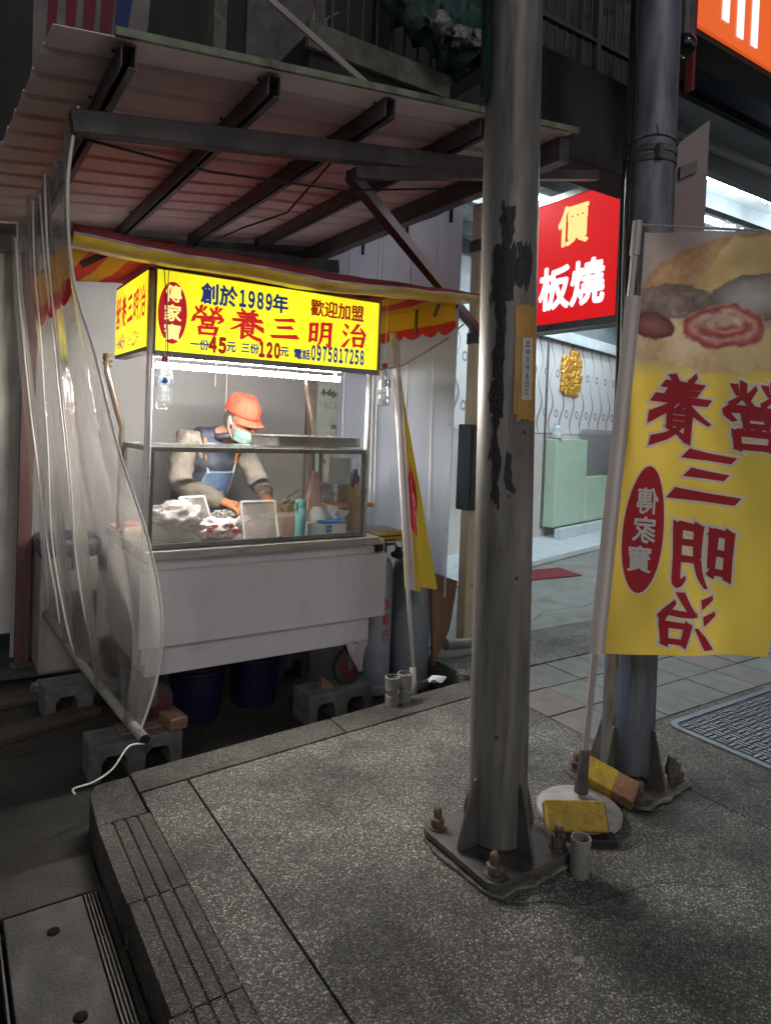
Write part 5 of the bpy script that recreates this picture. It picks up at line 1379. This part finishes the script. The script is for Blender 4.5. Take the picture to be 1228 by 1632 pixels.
# things on and in the cart
t = thing('steel_tray', 'stack of shallow stainless steel trays on top of the glass case', 'tray', (1.74, 3.66, 1.37))
def tray(z):
    o_, i_ = rrect(1.535, 3.43, 2.085, 3.8, .03), rrect(1.547, 3.442, 2.073, 3.788, .025)
    mb = MB().prism([o_, i_], .026, (0, 0, z+.03), EX, EY); mb.prism([i_], .003, (0, 0, z+.006), EX, EY)
    return mb
for k in range(2):
    obj('tray', tray(1.369+k*.026), MT['frame'], t)
obj('rim', MB().prism([rrect(1.525, 3.42, 2.095, 3.81, .035), rrect(1.548, 3.443, 2.072, 3.787, .025)], .003, (0, 0, 1.4285), EX, EY), MT['inox'], t)

def wbottle(label, x, y, zb, ztop):
    t = thing('water_bottle', label, 'bottle', (x, y, zb), 'water bottles hanging from the cart')
    obj('body', MB().lathe([(.03, 0), (.039, .006), (.04, .05), (.037, .06), (.04, .07), (.036, .1), (.039, .13), (.038, .155), (.028, .185), (.014, .205), (.0135, .222)], (x, y, zb), 22), MT['water'], t, smooth=True)
    obj('cap', MB().lathe([(.0165, .222), (.0165, .243), (.012, .246)], (x, y, zb), 18), MT['redink'], t)
    obj('label', MB().lathe([(.0405, .108), (.0405, .15)], (x, y, zb), 22, cap=False), sheer('bottle_label', (.25, .33, .42), .45, noise_amt=.3, scale=30), t)
    obj('string', MB().tube([(x, y, zb+.24), (x+.004, y, ztop)], .0022, 5), MT['cord'], t)
    return t
b1 = wbottle('water bottle with red cap hanging at the left post of the cart', .888, 3.27, 1.545, 2.2)
obj('blue_mark', MB().prism([[(-.018, 0), (.018, 0), (.006, .02), (0, .03), (-.008, .018)]], .001, (.878, 3.228, 1.665), EX, EZ), MT['blue_pr'], b1)
wbottle('water bottle with red cap hanging at the right post of the cart', 2.142, 3.3, 1.62, 2.2)

def crumple(c, r_, seed, squash=(1, 1, 1), amp=.55): return MB().blob(c, r_, seed, amp*.62, 4, 3.4, squash)
t = thing('food_tub', 'clear plastic tub heaped with bagged food at the left of the case', 'tub', (1.02, 3.53, .857))
obj('tub', MB().prism([rrect(-.125, -.085, .125, .085, .03)], .12, (1.03, 3.53, .985), EX, EY), MT['clear_pl'], t, bevel=.006)
obj('bags', crumple((1.04, 3.53, 1.0), .125, 4, (1.1, .7, .55)), MT['bag'], t, smooth=True)
obj('food', MB().blob((1.05, 3.53, 1.03), .07, 9, .5, 3, 2, (1.1, .7, .4)), pm('bagged_food', (.35, .2, .16), .6, var=.5, scale=20), t, smooth=True)
t = thing('food_bag', 'white plastic bag with red print lying at the front of the case', 'bag', (1.25, 3.5, .857))
obj('bag', crumple((1.25, 3.49, .922), .1, 12, (1.15, .75, .68), .5), pm('white_bag', (.55, .5, .48), .35, var=.12, scale=20, dirt=(.4, .14, .14), dirt_amt=.5, dirt_scale=16), t, smooth=True)
obj('bag_ears', crumple((1.28, 3.5, .995), .035, 6, (1.6, .6, .8), .9), MT['bag'], t)
mb = MB()
for k in range(6): mb.blob((1.18+.03*k, 3.415+.004*k, .93+.02*math.sin(k*2)), .013, k, 1, 2, 3, (1.2, .25, .8))
obj('red_print', mb, MT['redink'], t)
def lid(name, label, p00, w, h, lean, rz, mat):  # open container lid, rim and pane, standing on edge
    t = thing(name, label, 'plastic lid', p00)
    m_ = Matrix.Translation(p00) @ Matrix.Rotation(rz, 4, 'Z') @ Matrix.Rotation(lean, 4, 'X')
    mb = MB().prism([rrect(0, 0, w, h, .012), rrect(.012, .012, w-.012, h-.012, .008)], .016, (0, -.008, 0), EX, EZ)
    for v in mb.bm.verts: v.co = m_ @ v.co
    obj('frame', mb, pm('clear_rim', (.42, .42, .41), .3), t)
    obj('pane', MB().box(.012, w-.012, -.003, 0, .012, h-.012, m_), mat, t)
    return t
lid('container_lid', 'large clear container lid propped upright at the front of the case', (1.375, 3.44, .858), .205, .225, R(-22), -.06, MT['clear_pl'])
lid('container_lid', 'smaller clear container lid standing behind the bagged food', (1.13, 3.62, .9), .17, .2, R(-30), .3, MT['clear_pl'])
t = thing('prep_tray', 'clear pinkish plastic container behind the thermos', 'container', (1.66, 3.62, .857))
obj('tub', MB().prism([rrect(-.12, -.08, .12, .08, .03)], .1, (1.66, 3.63, .96), EX, EY), sheer('pink_tub', (.6, .45, .42), .45, noise_amt=.2, scale=12), t, bevel=.005)
obj('lid', MB().prism([rrect(-.125, -.085, .125, .085, .03)], .006, (1.66, 3.63, .968), EX, EY), MT['clear_pl'], t)
o = obj('cutting_board', MB().box(1.55, 1.98, 3.78, 4.12, .858, .885), pm('warm_wood', (.55, .3, .14), .6, var=.2, scale=6, stretch=(1, 5, 1)), bevel=.004); tag(o, 'orange wooden cutting board in front of the man', 'cutting board')
o = obj('fried_roll', MB().blob((1.86, 3.86, .91), .05, 3, .3, 3, 2, (1.3, .8, .6)), pm('fried_bread', (.5, .24, .08), .7, var=.35, scale=20), smooth=True); tag(o, 'brown fried roll on the cutting board behind the tissue box', 'bread roll')
c0 = (1.715, 3.45, .857)
t = thing('thermos', 'teal thermos flask standing on the counter behind the glass', 'thermos', c0)
obj('body', MB().lathe([(.029, 0), (.031, .004), (.031, .165), (.028, .172)], c0, 26), MT['teal'], t, smooth='auto')
obj('cap', MB().lathe([(.029, .174), (.03, .178), (.03, .21), (.027, .216)], c0, 26), MT['teal'], t, smooth='auto')
obj('loop', MB().tube([Vector(c0)+Vector((-.028, -.01, .2)), Vector(c0)+Vector((-.042, -.014, .196)), Vector(c0)+Vector((-.042, -.014, .17)), Vector(c0)+Vector((-.03, -.01, .163))], .006, 8), MT['teal'], t)
t = thing('tissue_box', 'blue and white pack of tissues with sheets pulled out', 'tissue pack', (1.9, 3.5, .857))
m_ = Matrix.Translation((1.89, 3.49, .857)) @ Matrix.Rotation(-.05, 4, 'Z')
obj('pack', MB().box(-.115, .115, -.06, .06, 0, .075, m_), MT['white_pl'], t, bevel=.008)
obj('blue_top', MB().box(-.05, .112, -.062, .058, .0755, .092, m_), MT['blue_pr'], t, bevel=.004)
mb = MB().prism([rrect(-.02, .024, .018, .064, .008)], .001, m_ @ Vector((0, -.0612, 0)), EX, EZ); obj('blue_logo', mb, MT['blue_pr'], t)
obj('logo_letters', place_glyph(text_verts('Pn', .02), (0, .046), .024, .018, lambda x, y, l: m_ @ Vector((x, -.0625, y))), MT['white_pl'], t)
obj('small_print', place_glyph(text_verts('一一一一一一', .0), (0, .014), .06, .004, lambda x, y, l: m_ @ Vector((x, -.0613, y))), MT['ink'], t)
obj('blue_band', MB().box(-.113, -.07, -.0612, -.0605, .004, .06, m_), pm('pale_blue_print', (.3, .45, .62), .6), t)
def tis(u, v): return m_ @ Vector((-.1+.15*u+.03*v, -.01+.025*math.sin(u*8+v*3)+.02*v, .085+.09*v-.02*abs(u-.5)))
obj('tissue', MB().grid(tis, 14, 8), MT['white_pl'], t, smooth=True)
obj('tissue', MB().grid(lambda u, v: tis(u, v)+Vector((.09, .02, -.03*v)), 14, 8), MT['white_pl'], t, smooth=True)
t = thing('paper_bag', 'tall bundle of pinkish paper bags standing at the right of the case', 'bags', (1.9, 3.72, .857))
obj('bags', MB().prism([[(-.07, 0), (.05, 0), (.045, .22), (.03, .33), (0, .36), (-.03, .24)]], .05, (1.93, 3.7, .858), EX, EZ), pm('paper_bags', (.55, .36, .28), .8, var=.2, scale=8, bump=.5), t, bevel=.004)
obj('film', crumple((2.02, 3.72, 1.0), .08, 15, (.6, .6, 1.6), .6), MT['bag'], t)
t = thing('small_pot', 'small steel pot with a flat lid at the back right of the counter', 'pot', (1.93, 4.06, .885))
obj('pot', MB().lathe([(.05, 0), (.055, .01), (.055, .09), (.058, .092), (.052, .092), (.05, .012)], (1.93, 4.06, .886), 24), MT['inox'], t, smooth='auto')
obj('lid', MB().lathe([(.06, .094), (.05, .1), (.01, .104), (.008, .118)], (1.93, 4.06, .886), 24), MT['dark_steel'], t, smooth='auto')
o = obj('red_cloth', MB().blob((.93, 4.08, .875), .06, 2, .5, 3, 2, (1, .8, .35)), pm('reddish_cloth', (.5, .08, .07), .8)); tag(o, 'crumpled red cloth on the back left corner of the counter', 'cloth')
o = obj('wood_board', MB().box(.85, 1.0, 3.95, 4.2, .857, .872), pm('pinkish_board', (.5, .33, .24), .7)); tag(o, 'small pale wooden board under the red cloth', 'board')
o = obj('hanging_strings', MB().tube([(1.72, 4.93, 2.55), (1.71, 4.93, 1.75)], .0035, 5).tube([(1.79, 4.93, 2.55), (1.80, 4.93, 1.4)], .003, 5), MT['cord']); tag(o, 'two thin white strings hanging before the back tarp', 'string')

# ------------------------------------------------------------------ clear curtain at the left
fe = [((125, 170), 2.66), ((108, 300), 2.72), ((118, 450), 2.8), ((150, 560), 2.88), ((190, 720), 2.97), ((236, 860), 3.02), ((258, 985), 3.05), ((250, 1080), 3.1), ((222, 1168), 3.17)]
FE = [atY(*q, y) for q, y in fe]
BE = [Vector((.36, 4.9, 2.58)), Vector((.38, 4.88, 2.2)), Vector((.41, 4.86, 1.9)), Vector((.44, 4.85, 1.6)), Vector((.47, 4.84, 1.3)), Vector((.50, 4.82, 1.0)), Vector((.525, 4.8, .7)), Vector((.545, 4.8, .5)), Vector((.555, 4.8, .30))]
def smooth_at(L, v):
    f = v*(len(L)-1); i = min(int(f), len(L)-2); q = f-i
    p0, p1, p2, p3 = L[max(i-1, 0)], L[i], L[i+1], L[min(i+2, len(L)-1)]
    return .5*((2*p1)+(p2-p0)*q+(2*p0-5*p1+4*p2-p3)*q*q+(3*p1-p0-3*p2+p3)*q**3)
def cur(u, v):
    f_ = FE[0].lerp(FE[-1], v); p = f_.lerp(smooth_at(BE, v), u) + (smooth_at(FE, v)-f_)*(1-u)**6
    k = (u*(1-u))**.5*2
    fold = .045*math.sin(u*26+1.2*math.sin(v*3))+.028*math.sin(u*61+v*4)+.07*noise.noise(Vector((u*6, v*2.2, 1)))+.016*noise.noise(Vector((u*40, v*5, 4)))
    bulge = .10*math.sin(v*math.pi)*k*(1-u)*.6
    return p + Vector((-(fold*k*(.35+.5*v)) - bulge*.2, 0, 0))
t = thing('clear_curtain', 'clear plastic roll curtain with white cords at the left side of the cart', 'curtain', (.6, 3.8, 0))
obj('sheet', MB().grid(cur, 120, 60), MT['pvc'], t, smooth=True)
obj('edge_cord', MB().tube([smooth_at(FE, k/60)+Vector((0, -.004, 0)) for k in range(61)], .006, 7), MT['cord'], t, smooth=True)
for u in (.3, .44, .5, .74, .88):
    obj('pull_cord', MB().tube([cur(u, .02+.96*k/40)+Vector((-.012, -.004, 0)) for k in range(41)], .0052, 6), MT['cord'], t, smooth=True)
ra, rb_ = cur(1, 1), cur(0, 1)
dirn = (rb_-ra).normalized()
obj('roller_pipe', MB().tube([ra, ra.lerp(rb_, .5)+Vector((0, 0, -.03)), rb_+dirn*.06], .024, 16), MT['tubegrey'], t, smooth=True)
e_ = rb_+dirn*.06
obj('pipe_mouth', MB().lathe([(.019, 0), (.0245, .001), (.0245, .004), (.019, .004)], (0, 0, 0), 16, Matrix.Translation(e_) @ dirn.to_track_quat('Z', 'Y').to_matrix().to_4x4(), cap=False).lathe([(.0, .0015), (.019, .0015)], (0, 0, 0), 16, Matrix.Translation(e_) @ dirn.to_track_quat('Z', 'Y').to_matrix().to_4x4(), cap=False), MT['black'], t)
LC = [e_+Vector((0, 0, -.02)), atY(205, 1190, 3.06), atY(180, 1225, 3.0), atY(150, 1246, 2.97), atY(118, 1257, 2.95), atY(120, 1266, 2.94)]
obj('loose_cord', MB().tube([smooth_at(LC, k/40) for k in range(41)], .004, 7), MT['cord'], t, smooth=True)

# left yard: chest, planks
a, b = atY(60, 860, 4.62), atY(160, 990, 4.62)
t = thing('cool_box', 'grey cool box with rounded dark blue lid behind the clear curtain', 'cool box', (.75, 4.7, .2))
obj('body', MB().box(a.x+.02, b.x-.02, 4.62, 4.95, b.z-.3, a.z-.12), pm('grey_box', (.2, .185, .17), .6), t, bevel=.02)
obj('lid', MB().box(a.x, b.x, 4.6, 4.97, a.z-.118, a.z), pm('navy_lid', (.03, .035, .06), .5), t, bevel=.04)
obj('latch', MB().box(.72, .78, 4.595, 4.62, a.z-.18, a.z-.1), MT['box'], t)
for i, (x, y, rz, l, w, lab) in enumerate(((.1, 4.35, .15, 1.1, .16, 'wide weathered plank lying on the ground at the left'), (.2, 4.75, -.1, 1.2, .12, 'narrow dark plank against the foot of the plastic sheet'), (.45, 3.95, .35, .7, .13, 'short reddish plank end beside the rear cinder block'))):
    o = obj('plank', MB().box(-l/2, l/2, -w/2, w/2, 0, .035), pm('plank_%s' % 'abc'[i], ((.04, .032, .025), (.03, .026, .022), (.045, .03, .02))[i], .85, var=.4, scale=7, stretch=(.5, 6, 3), bump=.6), bevel=.004)
    o.location = (x, y, G+.002+.036*(i == 1)); o.rotation_euler = (0, 0, rz); tag(o, lab, 'plank', 'planks on the ground at the left')
o = obj('foam_scrap', MB().blob((.53, 4.42, G+.06), .035, 3, .6, 3, 2, (1.2, .6, 1)), MT['slab']); tag(o, 'small white foam scrap by the curtain pipe', 'scrap')

# ------------------------------------------------------------------ the man at the cart
def skin_mb(nodes, edges, sub=2):
    me = bpy.data.meshes.new('skin'); keys = list(nodes)
    me.from_pydata([nodes[k][0] for k in keys], [(keys.index(a), keys.index(b)) for a, b in edges], [])
    o = bpy.data.objects.new('skin', me); COL.objects.link(o)
    o.modifiers.new('skin', 'SKIN'); sk = me.skin_vertices[0].data
    for i, k in enumerate(keys):
        r_ = nodes[k][1]; sk[i].radius = r_ if isinstance(r_, tuple) else (r_, r_); sk[i].use_root = (i == 0)
    m2 = o.modifiers.new('sub', 'SUBSURF'); m2.levels = sub
    dg = bpy.context.evaluated_depsgraph_get(); dg.update()
    ev = bpy.data.meshes.new_from_object(o.evaluated_get(dg))
    mb = MB(); mb.bm.from_mesh(ev)
    bpy.data.objects.remove(o); bpy.data.meshes.remove(me); bpy.data.meshes.remove(ev)
    return mb
man = thing('person', 'man in coral cap, mint mask, navy vest and denim apron preparing food behind the glass', 'person', (1.45, 4.62, G))
MN = {'pelvis': ((1.45, 4.64, .80), .15), 'spine': ((1.48, 4.60, .99), .12), 'chest': ((1.53, 4.53, 1.18), .115), 'upper': ((1.56, 4.46, 1.355), .075), 'neck': ((1.60, 4.37, 1.415), .056), 'skull': ((1.625, 4.27, 1.455), .07),
      'rsh': ((1.365, 4.45, 1.37), .062), 'relb': ((1.285, 4.33, 1.075), .052), 'rwr': ((1.50, 4.07, .995), .032),
      'lsh': ((1.745, 4.47, 1.34), .062), 'lelb': ((1.845, 4.38, 1.09), .05), 'lwr': ((1.80, 4.10, 1.005), .031),
      'rhip': ((1.36, 4.65, .70), .1), 'rknee': ((1.35, 4.61, .30), .065), 'rank': ((1.35, 4.67, -.09), .045), 'rtoe': ((1.37, 4.5, -.13), .035),
      'lhip': ((1.55, 4.65, .70), .1), 'lknee': ((1.56, 4.61, .30), .065), 'lank': ((1.56, 4.67, -.09), .045), 'ltoe': ((1.58, 4.5, -.13), .035)}
ME = [('pelvis', 'spine'), ('spine', 'chest'), ('chest', 'upper'), ('upper', 'neck'), ('neck', 'skull'), ('upper', 'rsh'), ('rsh', 'relb'), ('relb', 'rwr'), ('upper', 'lsh'), ('lsh', 'lelb'), ('lelb', 'lwr'),
      ('pelvis', 'rhip'), ('rhip', 'rknee'), ('rknee', 'rank'), ('rank', 'rtoe'), ('pelvis', 'lhip'), ('lhip', 'lknee'), ('lknee', 'lank'), ('lank', 'ltoe')]
HC = Vector((1.638, 4.225, 1.505)); az = R(-64); pt = R(17)
Fh = Vector((math.cos(az), math.sin(az), 0)); Lh = Vector((-Fh.y, Fh.x, 0))
Fd = Fh*math.cos(pt) - EZ*math.sin(pt); Ud = EZ*math.cos(pt) + Fh*math.sin(pt)
def hp(l, f, u): return HC + Lh*l + Fd*f + Ud*u
hm = Matrix((Lh, Fd, Ud)).transposed().to_4x4(); hm.translation = HC
body = skin_mb(MN, ME)
res = bmesh.ops.create_uvsphere(body.bm, u_segments=28, v_segments=20, radius=1)
for v in res['verts']:
    l, f, u = v.co
    jaw = 1 - .28*max(0, -u-.1)
    f2 = f*(.108 if f > 0 else .112)*(1-.1*max(0, -u))
    if f > .5 and -.45 < u < .1: f2 += .006*(1-abs(l)*2)
    v.co = hm @ Vector((l*.084*jaw, f2 + (.012 if u < -.3 else 0), u*.135))
for sg in (-1, 1):                                                    # ears
    body.blob(hp(.086*sg, -.005, -.005), .03, 2, .1, 2, 1, (.45, .7, 1.1))
body.tube([hp(0, .1, .03), hp(0, .116, .0), hp(0, .132, -.028), hp(0, .112, -.04)], .012, 10, rs=[.008, .012, .017, .01])
obj('body', body, MT['skin'], man, smooth=True)
mb = MB()
for sg in (-1, 1): mb.blob(hp(.034*sg, .097, .008), .011, 1, 0, 2, 1, (1, .8, .6))
obj('eyes', mb, pm('dark_eye', (.03, .02, .018), .2), man, smooth=True)
mb = MB()
res = bmesh.ops.create_uvsphere(mb.bm, u_segments=28, v_segments=16, radius=1)
dele = []
for v in res['verts']:
    l, f, u = v.co
    if f > .25 or u < -.45 or u > .6: dele.append(v)
    v.co = hm @ Vector((l*.0875, f*.116, u*.137))
bmesh.ops.delete(mb.bm, geom=dele, context='VERTS')
obj('hair', mb, MT['hair'], man, smooth=True)
# cap
mb = MB()
def dome(u, v):
    a = u*2*math.pi; ph = v*math.pi/2
    k = 1 + .02*math.cos(a*3)*math.sin(ph*2) + .06*noise.noise(Vector((math.cos(a)*2.2, math.sin(a)*2.2, v*3))) + .022*noise.noise(Vector((math.cos(a)*6, math.sin(a)*6, v*8))) - .018*abs(math.cos(a*3))**12*math.sin(ph*2)
    rr = math.cos(ph)**.55
    return hp(.1*rr*math.cos(a)*k, .005+.126*rr*math.sin(a)*k, .05+.122*math.sin(ph)**.9*k - .012*math.sin(a)*math.cos(ph))
mb.grid(dome, 40, 14)
bmesh.ops.remove_doubles(mb.bm, verts=mb.bm.verts, dist=.0005)
cap = obj('cap', mb, MT['cap'], man, smooth=True, solid=.003)
def brim(u, v):
    a = R(22+136*u); e = .062*math.sin(u*math.pi)**.7*v
    return hp(.101*math.cos(a)*(1+.12*v), .005+.127*math.sin(a)+e, .046-.012*math.sin(a)-.03*v*abs(math.cos(a))-.016*v)
obj('brim', MB().grid(brim, 24, 6), MT['cap'], cap, smooth=True, solid=.004)
obj('button', MB().blob(hp(0, .005, .171), .009, 1, 0, 2), MT['cap'], cap, smooth=True)
seam = MB()
for k in range(3):
    a = k*math.pi/3+.3
    seam.tube([dome(a/(2*math.pi), .05+.9*j/8)+Ud*.002 for j in range(9)], .0015, 5)
    seam.tube([dome(a/(2*math.pi)+.5, .05+.9*j/8)+Ud*.002 for j in range(9)], .0015, 5)
seam.tube([dome(j/40, 0.10)+Fd*.001 for j in range(41)], .0022, 5)
obj('stitching', seam, pm('cap_stitch', (.3, .03, .018), .9), cap)
# mask under the nose
def msk(u, v):
    a = R(15+150*u); uu = -.038-.082*v
    k = 1.0 + .012*math.sin(v*16)
    bul = .018*math.sin(u*math.pi)*math.sin(v*math.pi)
    return hp((.081-.02*v)*math.cos(a)*k, (.106-.012*v+bul)*math.sin(a)*k+.012, uu - .012*math.sin(u*math.pi)*v)
mk = obj('mask', MB().grid(msk, 24, 12), MT['mask'], man, smooth=True, solid=.003)
mb = MB()
for sg in (-1, 1):
    mb.tube([hp(.08*sg, .035, -.04), hp(.088*sg, .012, .0), hp(.09*sg, -.008, .028)], .0022, 5)
    mb.tube([hp(.068*sg, .035, -.11), hp(.087*sg, .0, -.05), hp(.09*sg, -.02, -.01)], .0022, 5)
obj('ear_loops', mb, MT['white_pl'], mk)
# glasses
mb = MB()
for sg in (-1, 1):
    c_ = (.036*sg, .122, .0)
    mb.tube([hp(c_[0]+.03*math.cos(k*.35), c_[1]-.012*abs(c_[0]+.03*math.cos(k*.35))/.06, c_[2]+.021*math.sin(k*.35)) for k in range(19)], .0026, 6)
    mb.tube([hp(.066*sg, .11, .006), hp(.086*sg, .06, .008), hp(.09*sg, -.01, .008)], .0024, 6)
mb.tube([hp(-.007, .122, .004), hp(.007, .122, .004)], .0026, 6)
gl = obj('glasses', mb, MT['black'], man, smooth=True)
mb = MB()
for sg in (-1, 1):
    pts = [hp(.036*sg+.028*math.cos(k*math.pi/8), .12-.012*abs(.036*sg+.028*math.cos(k*math.pi/8))/.06, .019*math.sin(k*math.pi/8)) for k in range(16)]
    mb.bm.faces.new([mb.bm.verts.new(p) for p in pts])
obj('lenses', mb, MT['glass'], gl)
# clothes
SW = {k: (MN[k][0], MN[k][1]+d) for k, d in (('spine', .035), ('chest', .045), ('upper', .05), ('rsh', .028), ('relb', .03), ('rwr', .02), ('lsh', .028), ('lelb', .026), ('lwr', .018))}
sw = skin_mb(SW, [('spine', 'chest'), ('chest', 'upper'), ('upper', 'rsh'), ('rsh', 'relb'), ('relb', 'rwr'), ('upper', 'lsh'), ('lsh', 'lelb'), ('lelb', 'lwr')], 3)
for v in sw.bm.verts:
    n_ = noise.noise(v.co*16)*.011 + noise.noise(Vector((v.co.x*9, v.co.y*9, v.co.z*34)))*.011
    v.co += v.normal*n_
obj('sweater', sw, MT['sweater'], man, smooth=True)
VS = {'pelvis': ((1.45, 4.64, .84), .165), 'spine': ((1.48, 4.60, .99), .166), 'chest': ((1.53, 4.53, 1.18), .178), 'upper': ((1.56, 4.46, 1.355), .135), 'collar': ((1.595, 4.38, 1.41), .083), 'rsh': ((1.42, 4.46, 1.37), .093), 'lsh': ((1.695, 4.475, 1.345), .09)}
vs = skin_mb(VS, [('pelvis', 'spine'), ('spine', 'chest'), ('chest', 'upper'), ('upper', 'collar'), ('upper', 'rsh'), ('upper', 'lsh')], 3)
for v in vs.bm.verts: v.co += v.normal*(.012*abs(math.sin(v.co.z*30)) - .006 + .006*noise.noise(v.co*14))
obj('vest', vs, MT['vest'], man, smooth=True)
obj('collar', MB().tube([Vector((1.605, 4.345, 1.405))+Vector((.075*math.cos(k*.45), .07*math.sin(k*.45)-.01, .012*math.sin(k*.45+1.8))) for k in range(15)], .022, 10), MT['vest'], man, smooth=True)
ta = R(-72)
def apr(u, v):
    z = 1.165-.46*v
    k = (z-.8)/.38
    c = Vector((1.45, 4.64, z)).lerp(Vector((1.53, 4.53, z)), min(1, max(0, k)))
    hw = .62+.5*v; a = ta + (u-.5)*2*hw
    return c + Vector((math.cos(a), math.sin(a), 0))*(.192+.006*math.sin(u*14+v*6)*v)
ap = obj('apron', MB().grid(apr, 24, 20), MT['denim'], man, smooth=True, solid=.004)
obj('pocket', MB().grid(lambda u, v: apr(.33+.36*u, .30+.25*v)*1.0+Vector((math.cos(ta), math.sin(ta), 0))*.006, 10, 6), MT['denim'], ap, smooth=True, solid=.003)
mb = MB()
def ln(p, n=10): mb.tube([apr(p[0]+(p[2]-p[0])*k/n, p[1]+(p[3]-p[1])*k/n)+Vector((math.cos(ta), math.sin(ta), 0))*.011 for k in range(n+1)], .0013, 5)
for p in ((.33, .30, .69, .30), (.33, .30, .33, .55), (.69, .30, .69, .55), (.33, .32, .69, .32), (.02, .02, .98, .02), (.02, .02, .02, .9), (.98, .02, .98, .9)): ln(p)
obj('seam_stitch', mb, pm('pale_thread', (.42, .42, .38), .8), ap)
for u, shp in ((.06, (1.455, 4.36, 1.385)), (.94, (1.69, 4.35, 1.37))):
    q = apr(u, .03)+Vector((math.cos(ta), math.sin(ta), 0))*.008
    d_ = (Vector(shp)-q)
    obj('strap', MB().bar(q+d_*.28, q+d_, .022, .006, (math.cos(ta), math.sin(ta), 0)), pm('leather_strap', (.42, .17, .06), .6), ap)
    obj('clasp', MB().bar(q, q+d_*.26, .012, .006, (math.cos(ta), math.sin(ta), 0)), MT['white_pl'], ap)
tr_ = {k: (MN[k][0], MN[k][1]+.012) for k in ('pelvis', 'rhip', 'rknee', 'rank', 'lhip', 'lknee', 'lank')}
obj('trousers', skin_mb(tr_, [('pelvis', 'rhip'), ('rhip', 'rknee'), ('rknee', 'rank'), ('pelvis', 'lhip'), ('lhip', 'lknee'), ('lknee', 'lank')]), MT['vest'], man, smooth=True)
def hand(w, tip, up, thumb_side):
    w, tip, up = Vector(w), Vector(tip), Vector(up)
    d = (tip-w).normalized(); s_ = d.cross(up).normalized()*thumb_side; up = s_.cross(d).normalized()*thumb_side
    if up.z < 0: up = -up
    mb = MB()
    mb.tube([w-d*.045, w-d*.01, w+d*.02, w+d*.055, w+d*.085, w+d*.098], .03, 14, rs=[.037, .034, .033, .04, .038, .02])
    for v in mb.bm.verts:
        q = v.co-w; v.co -= up*q.dot(up)*.35
    for i, (o_, l_) in enumerate(((.03, .072), (.011, .08), (-.009, .075), (-.028, .058))):
        b_ = w + d*.086 + s_*o_
        c1 = b_ + d*l_*.42 - up*.008 + s_*o_*.2
        c2 = c1 + d*l_*.26 - up*l_*.26
        c3 = c2 + d*l_*.06 - up*l_*.3
        mb.tube([b_-d*.02, b_, c1, c2, c3], .01, 8, rs=[.0105, .0115, .0105, .0095, .006])
    t0 = w + d*.03 + s_*.03
    mb.tube([t0-s_*.012, t0+s_*.014+d*.018, t0+s_*.016+d*.045-up*.016, t0+s_*.006+d*.066-up*.03], .012, 8, rs=[.014, .0125, .0115, .007])
    return mb
rg = obj('glove', hand(MN['rwr'][0], (1.60, 3.94, .95), (0, -.3, 1), -1), MT['glove'], man, smooth=True)
lg = obj('glove', hand(MN['lwr'][0], (1.80, 3.93, .96), (.3, -.3, 1), 1), MT['glove'], man, smooth=True)
for w, nx_, par in ((MN['rwr'][0], (1.60, 3.94, .95), rg), (MN['lwr'][0], (1.80, 3.93, .96), lg)):
    w = Vector(w); d = (Vector(nx_)-w).normalized()
    obj('cuff', MB().tube([w-d*.06, w-d*.048, w-d*.036], .041, 16, rs=[.042, .044, .04]), MT['glove'], par, smooth=True)
tg = thing('tongs', 'steel tongs held in the left gloved hand, looped end up', 'tongs', (1.84, 3.96, .97))
A_ = Vector((1.81, 3.985, .955)); B_ = A_ + Vector((.155, .0, .095))
obj('arms', MB().tube([A_+Vector((0, 0, .012)), A_.lerp(B_, .5)+Vector((-.004, 0, .022)), B_+Vector((-.01, 0, .016)), B_+Vector((.012, 0, .018)), B_+Vector((.014, 0, -.002)), A_.lerp(B_, .55)+Vector((.006, 0, -.018)), A_+Vector((0, 0, -.012))], .005, 8), MT['inox'], tg, smooth=True)
obj('tips', MB().tube([A_, A_-Vector((.09, .03, .075))], .008, 8), MT['inox'], tg)
o = obj('food_piece', MB().blob((1.57, 3.93, .9), .035, 6, .4, 3, 2, (1.4, .9, .7)), pm('paper_wrap', (.6, .58, .55), .6), smooth=True); tag(o, 'white wrapped piece of food under the right gloved hand', 'food')
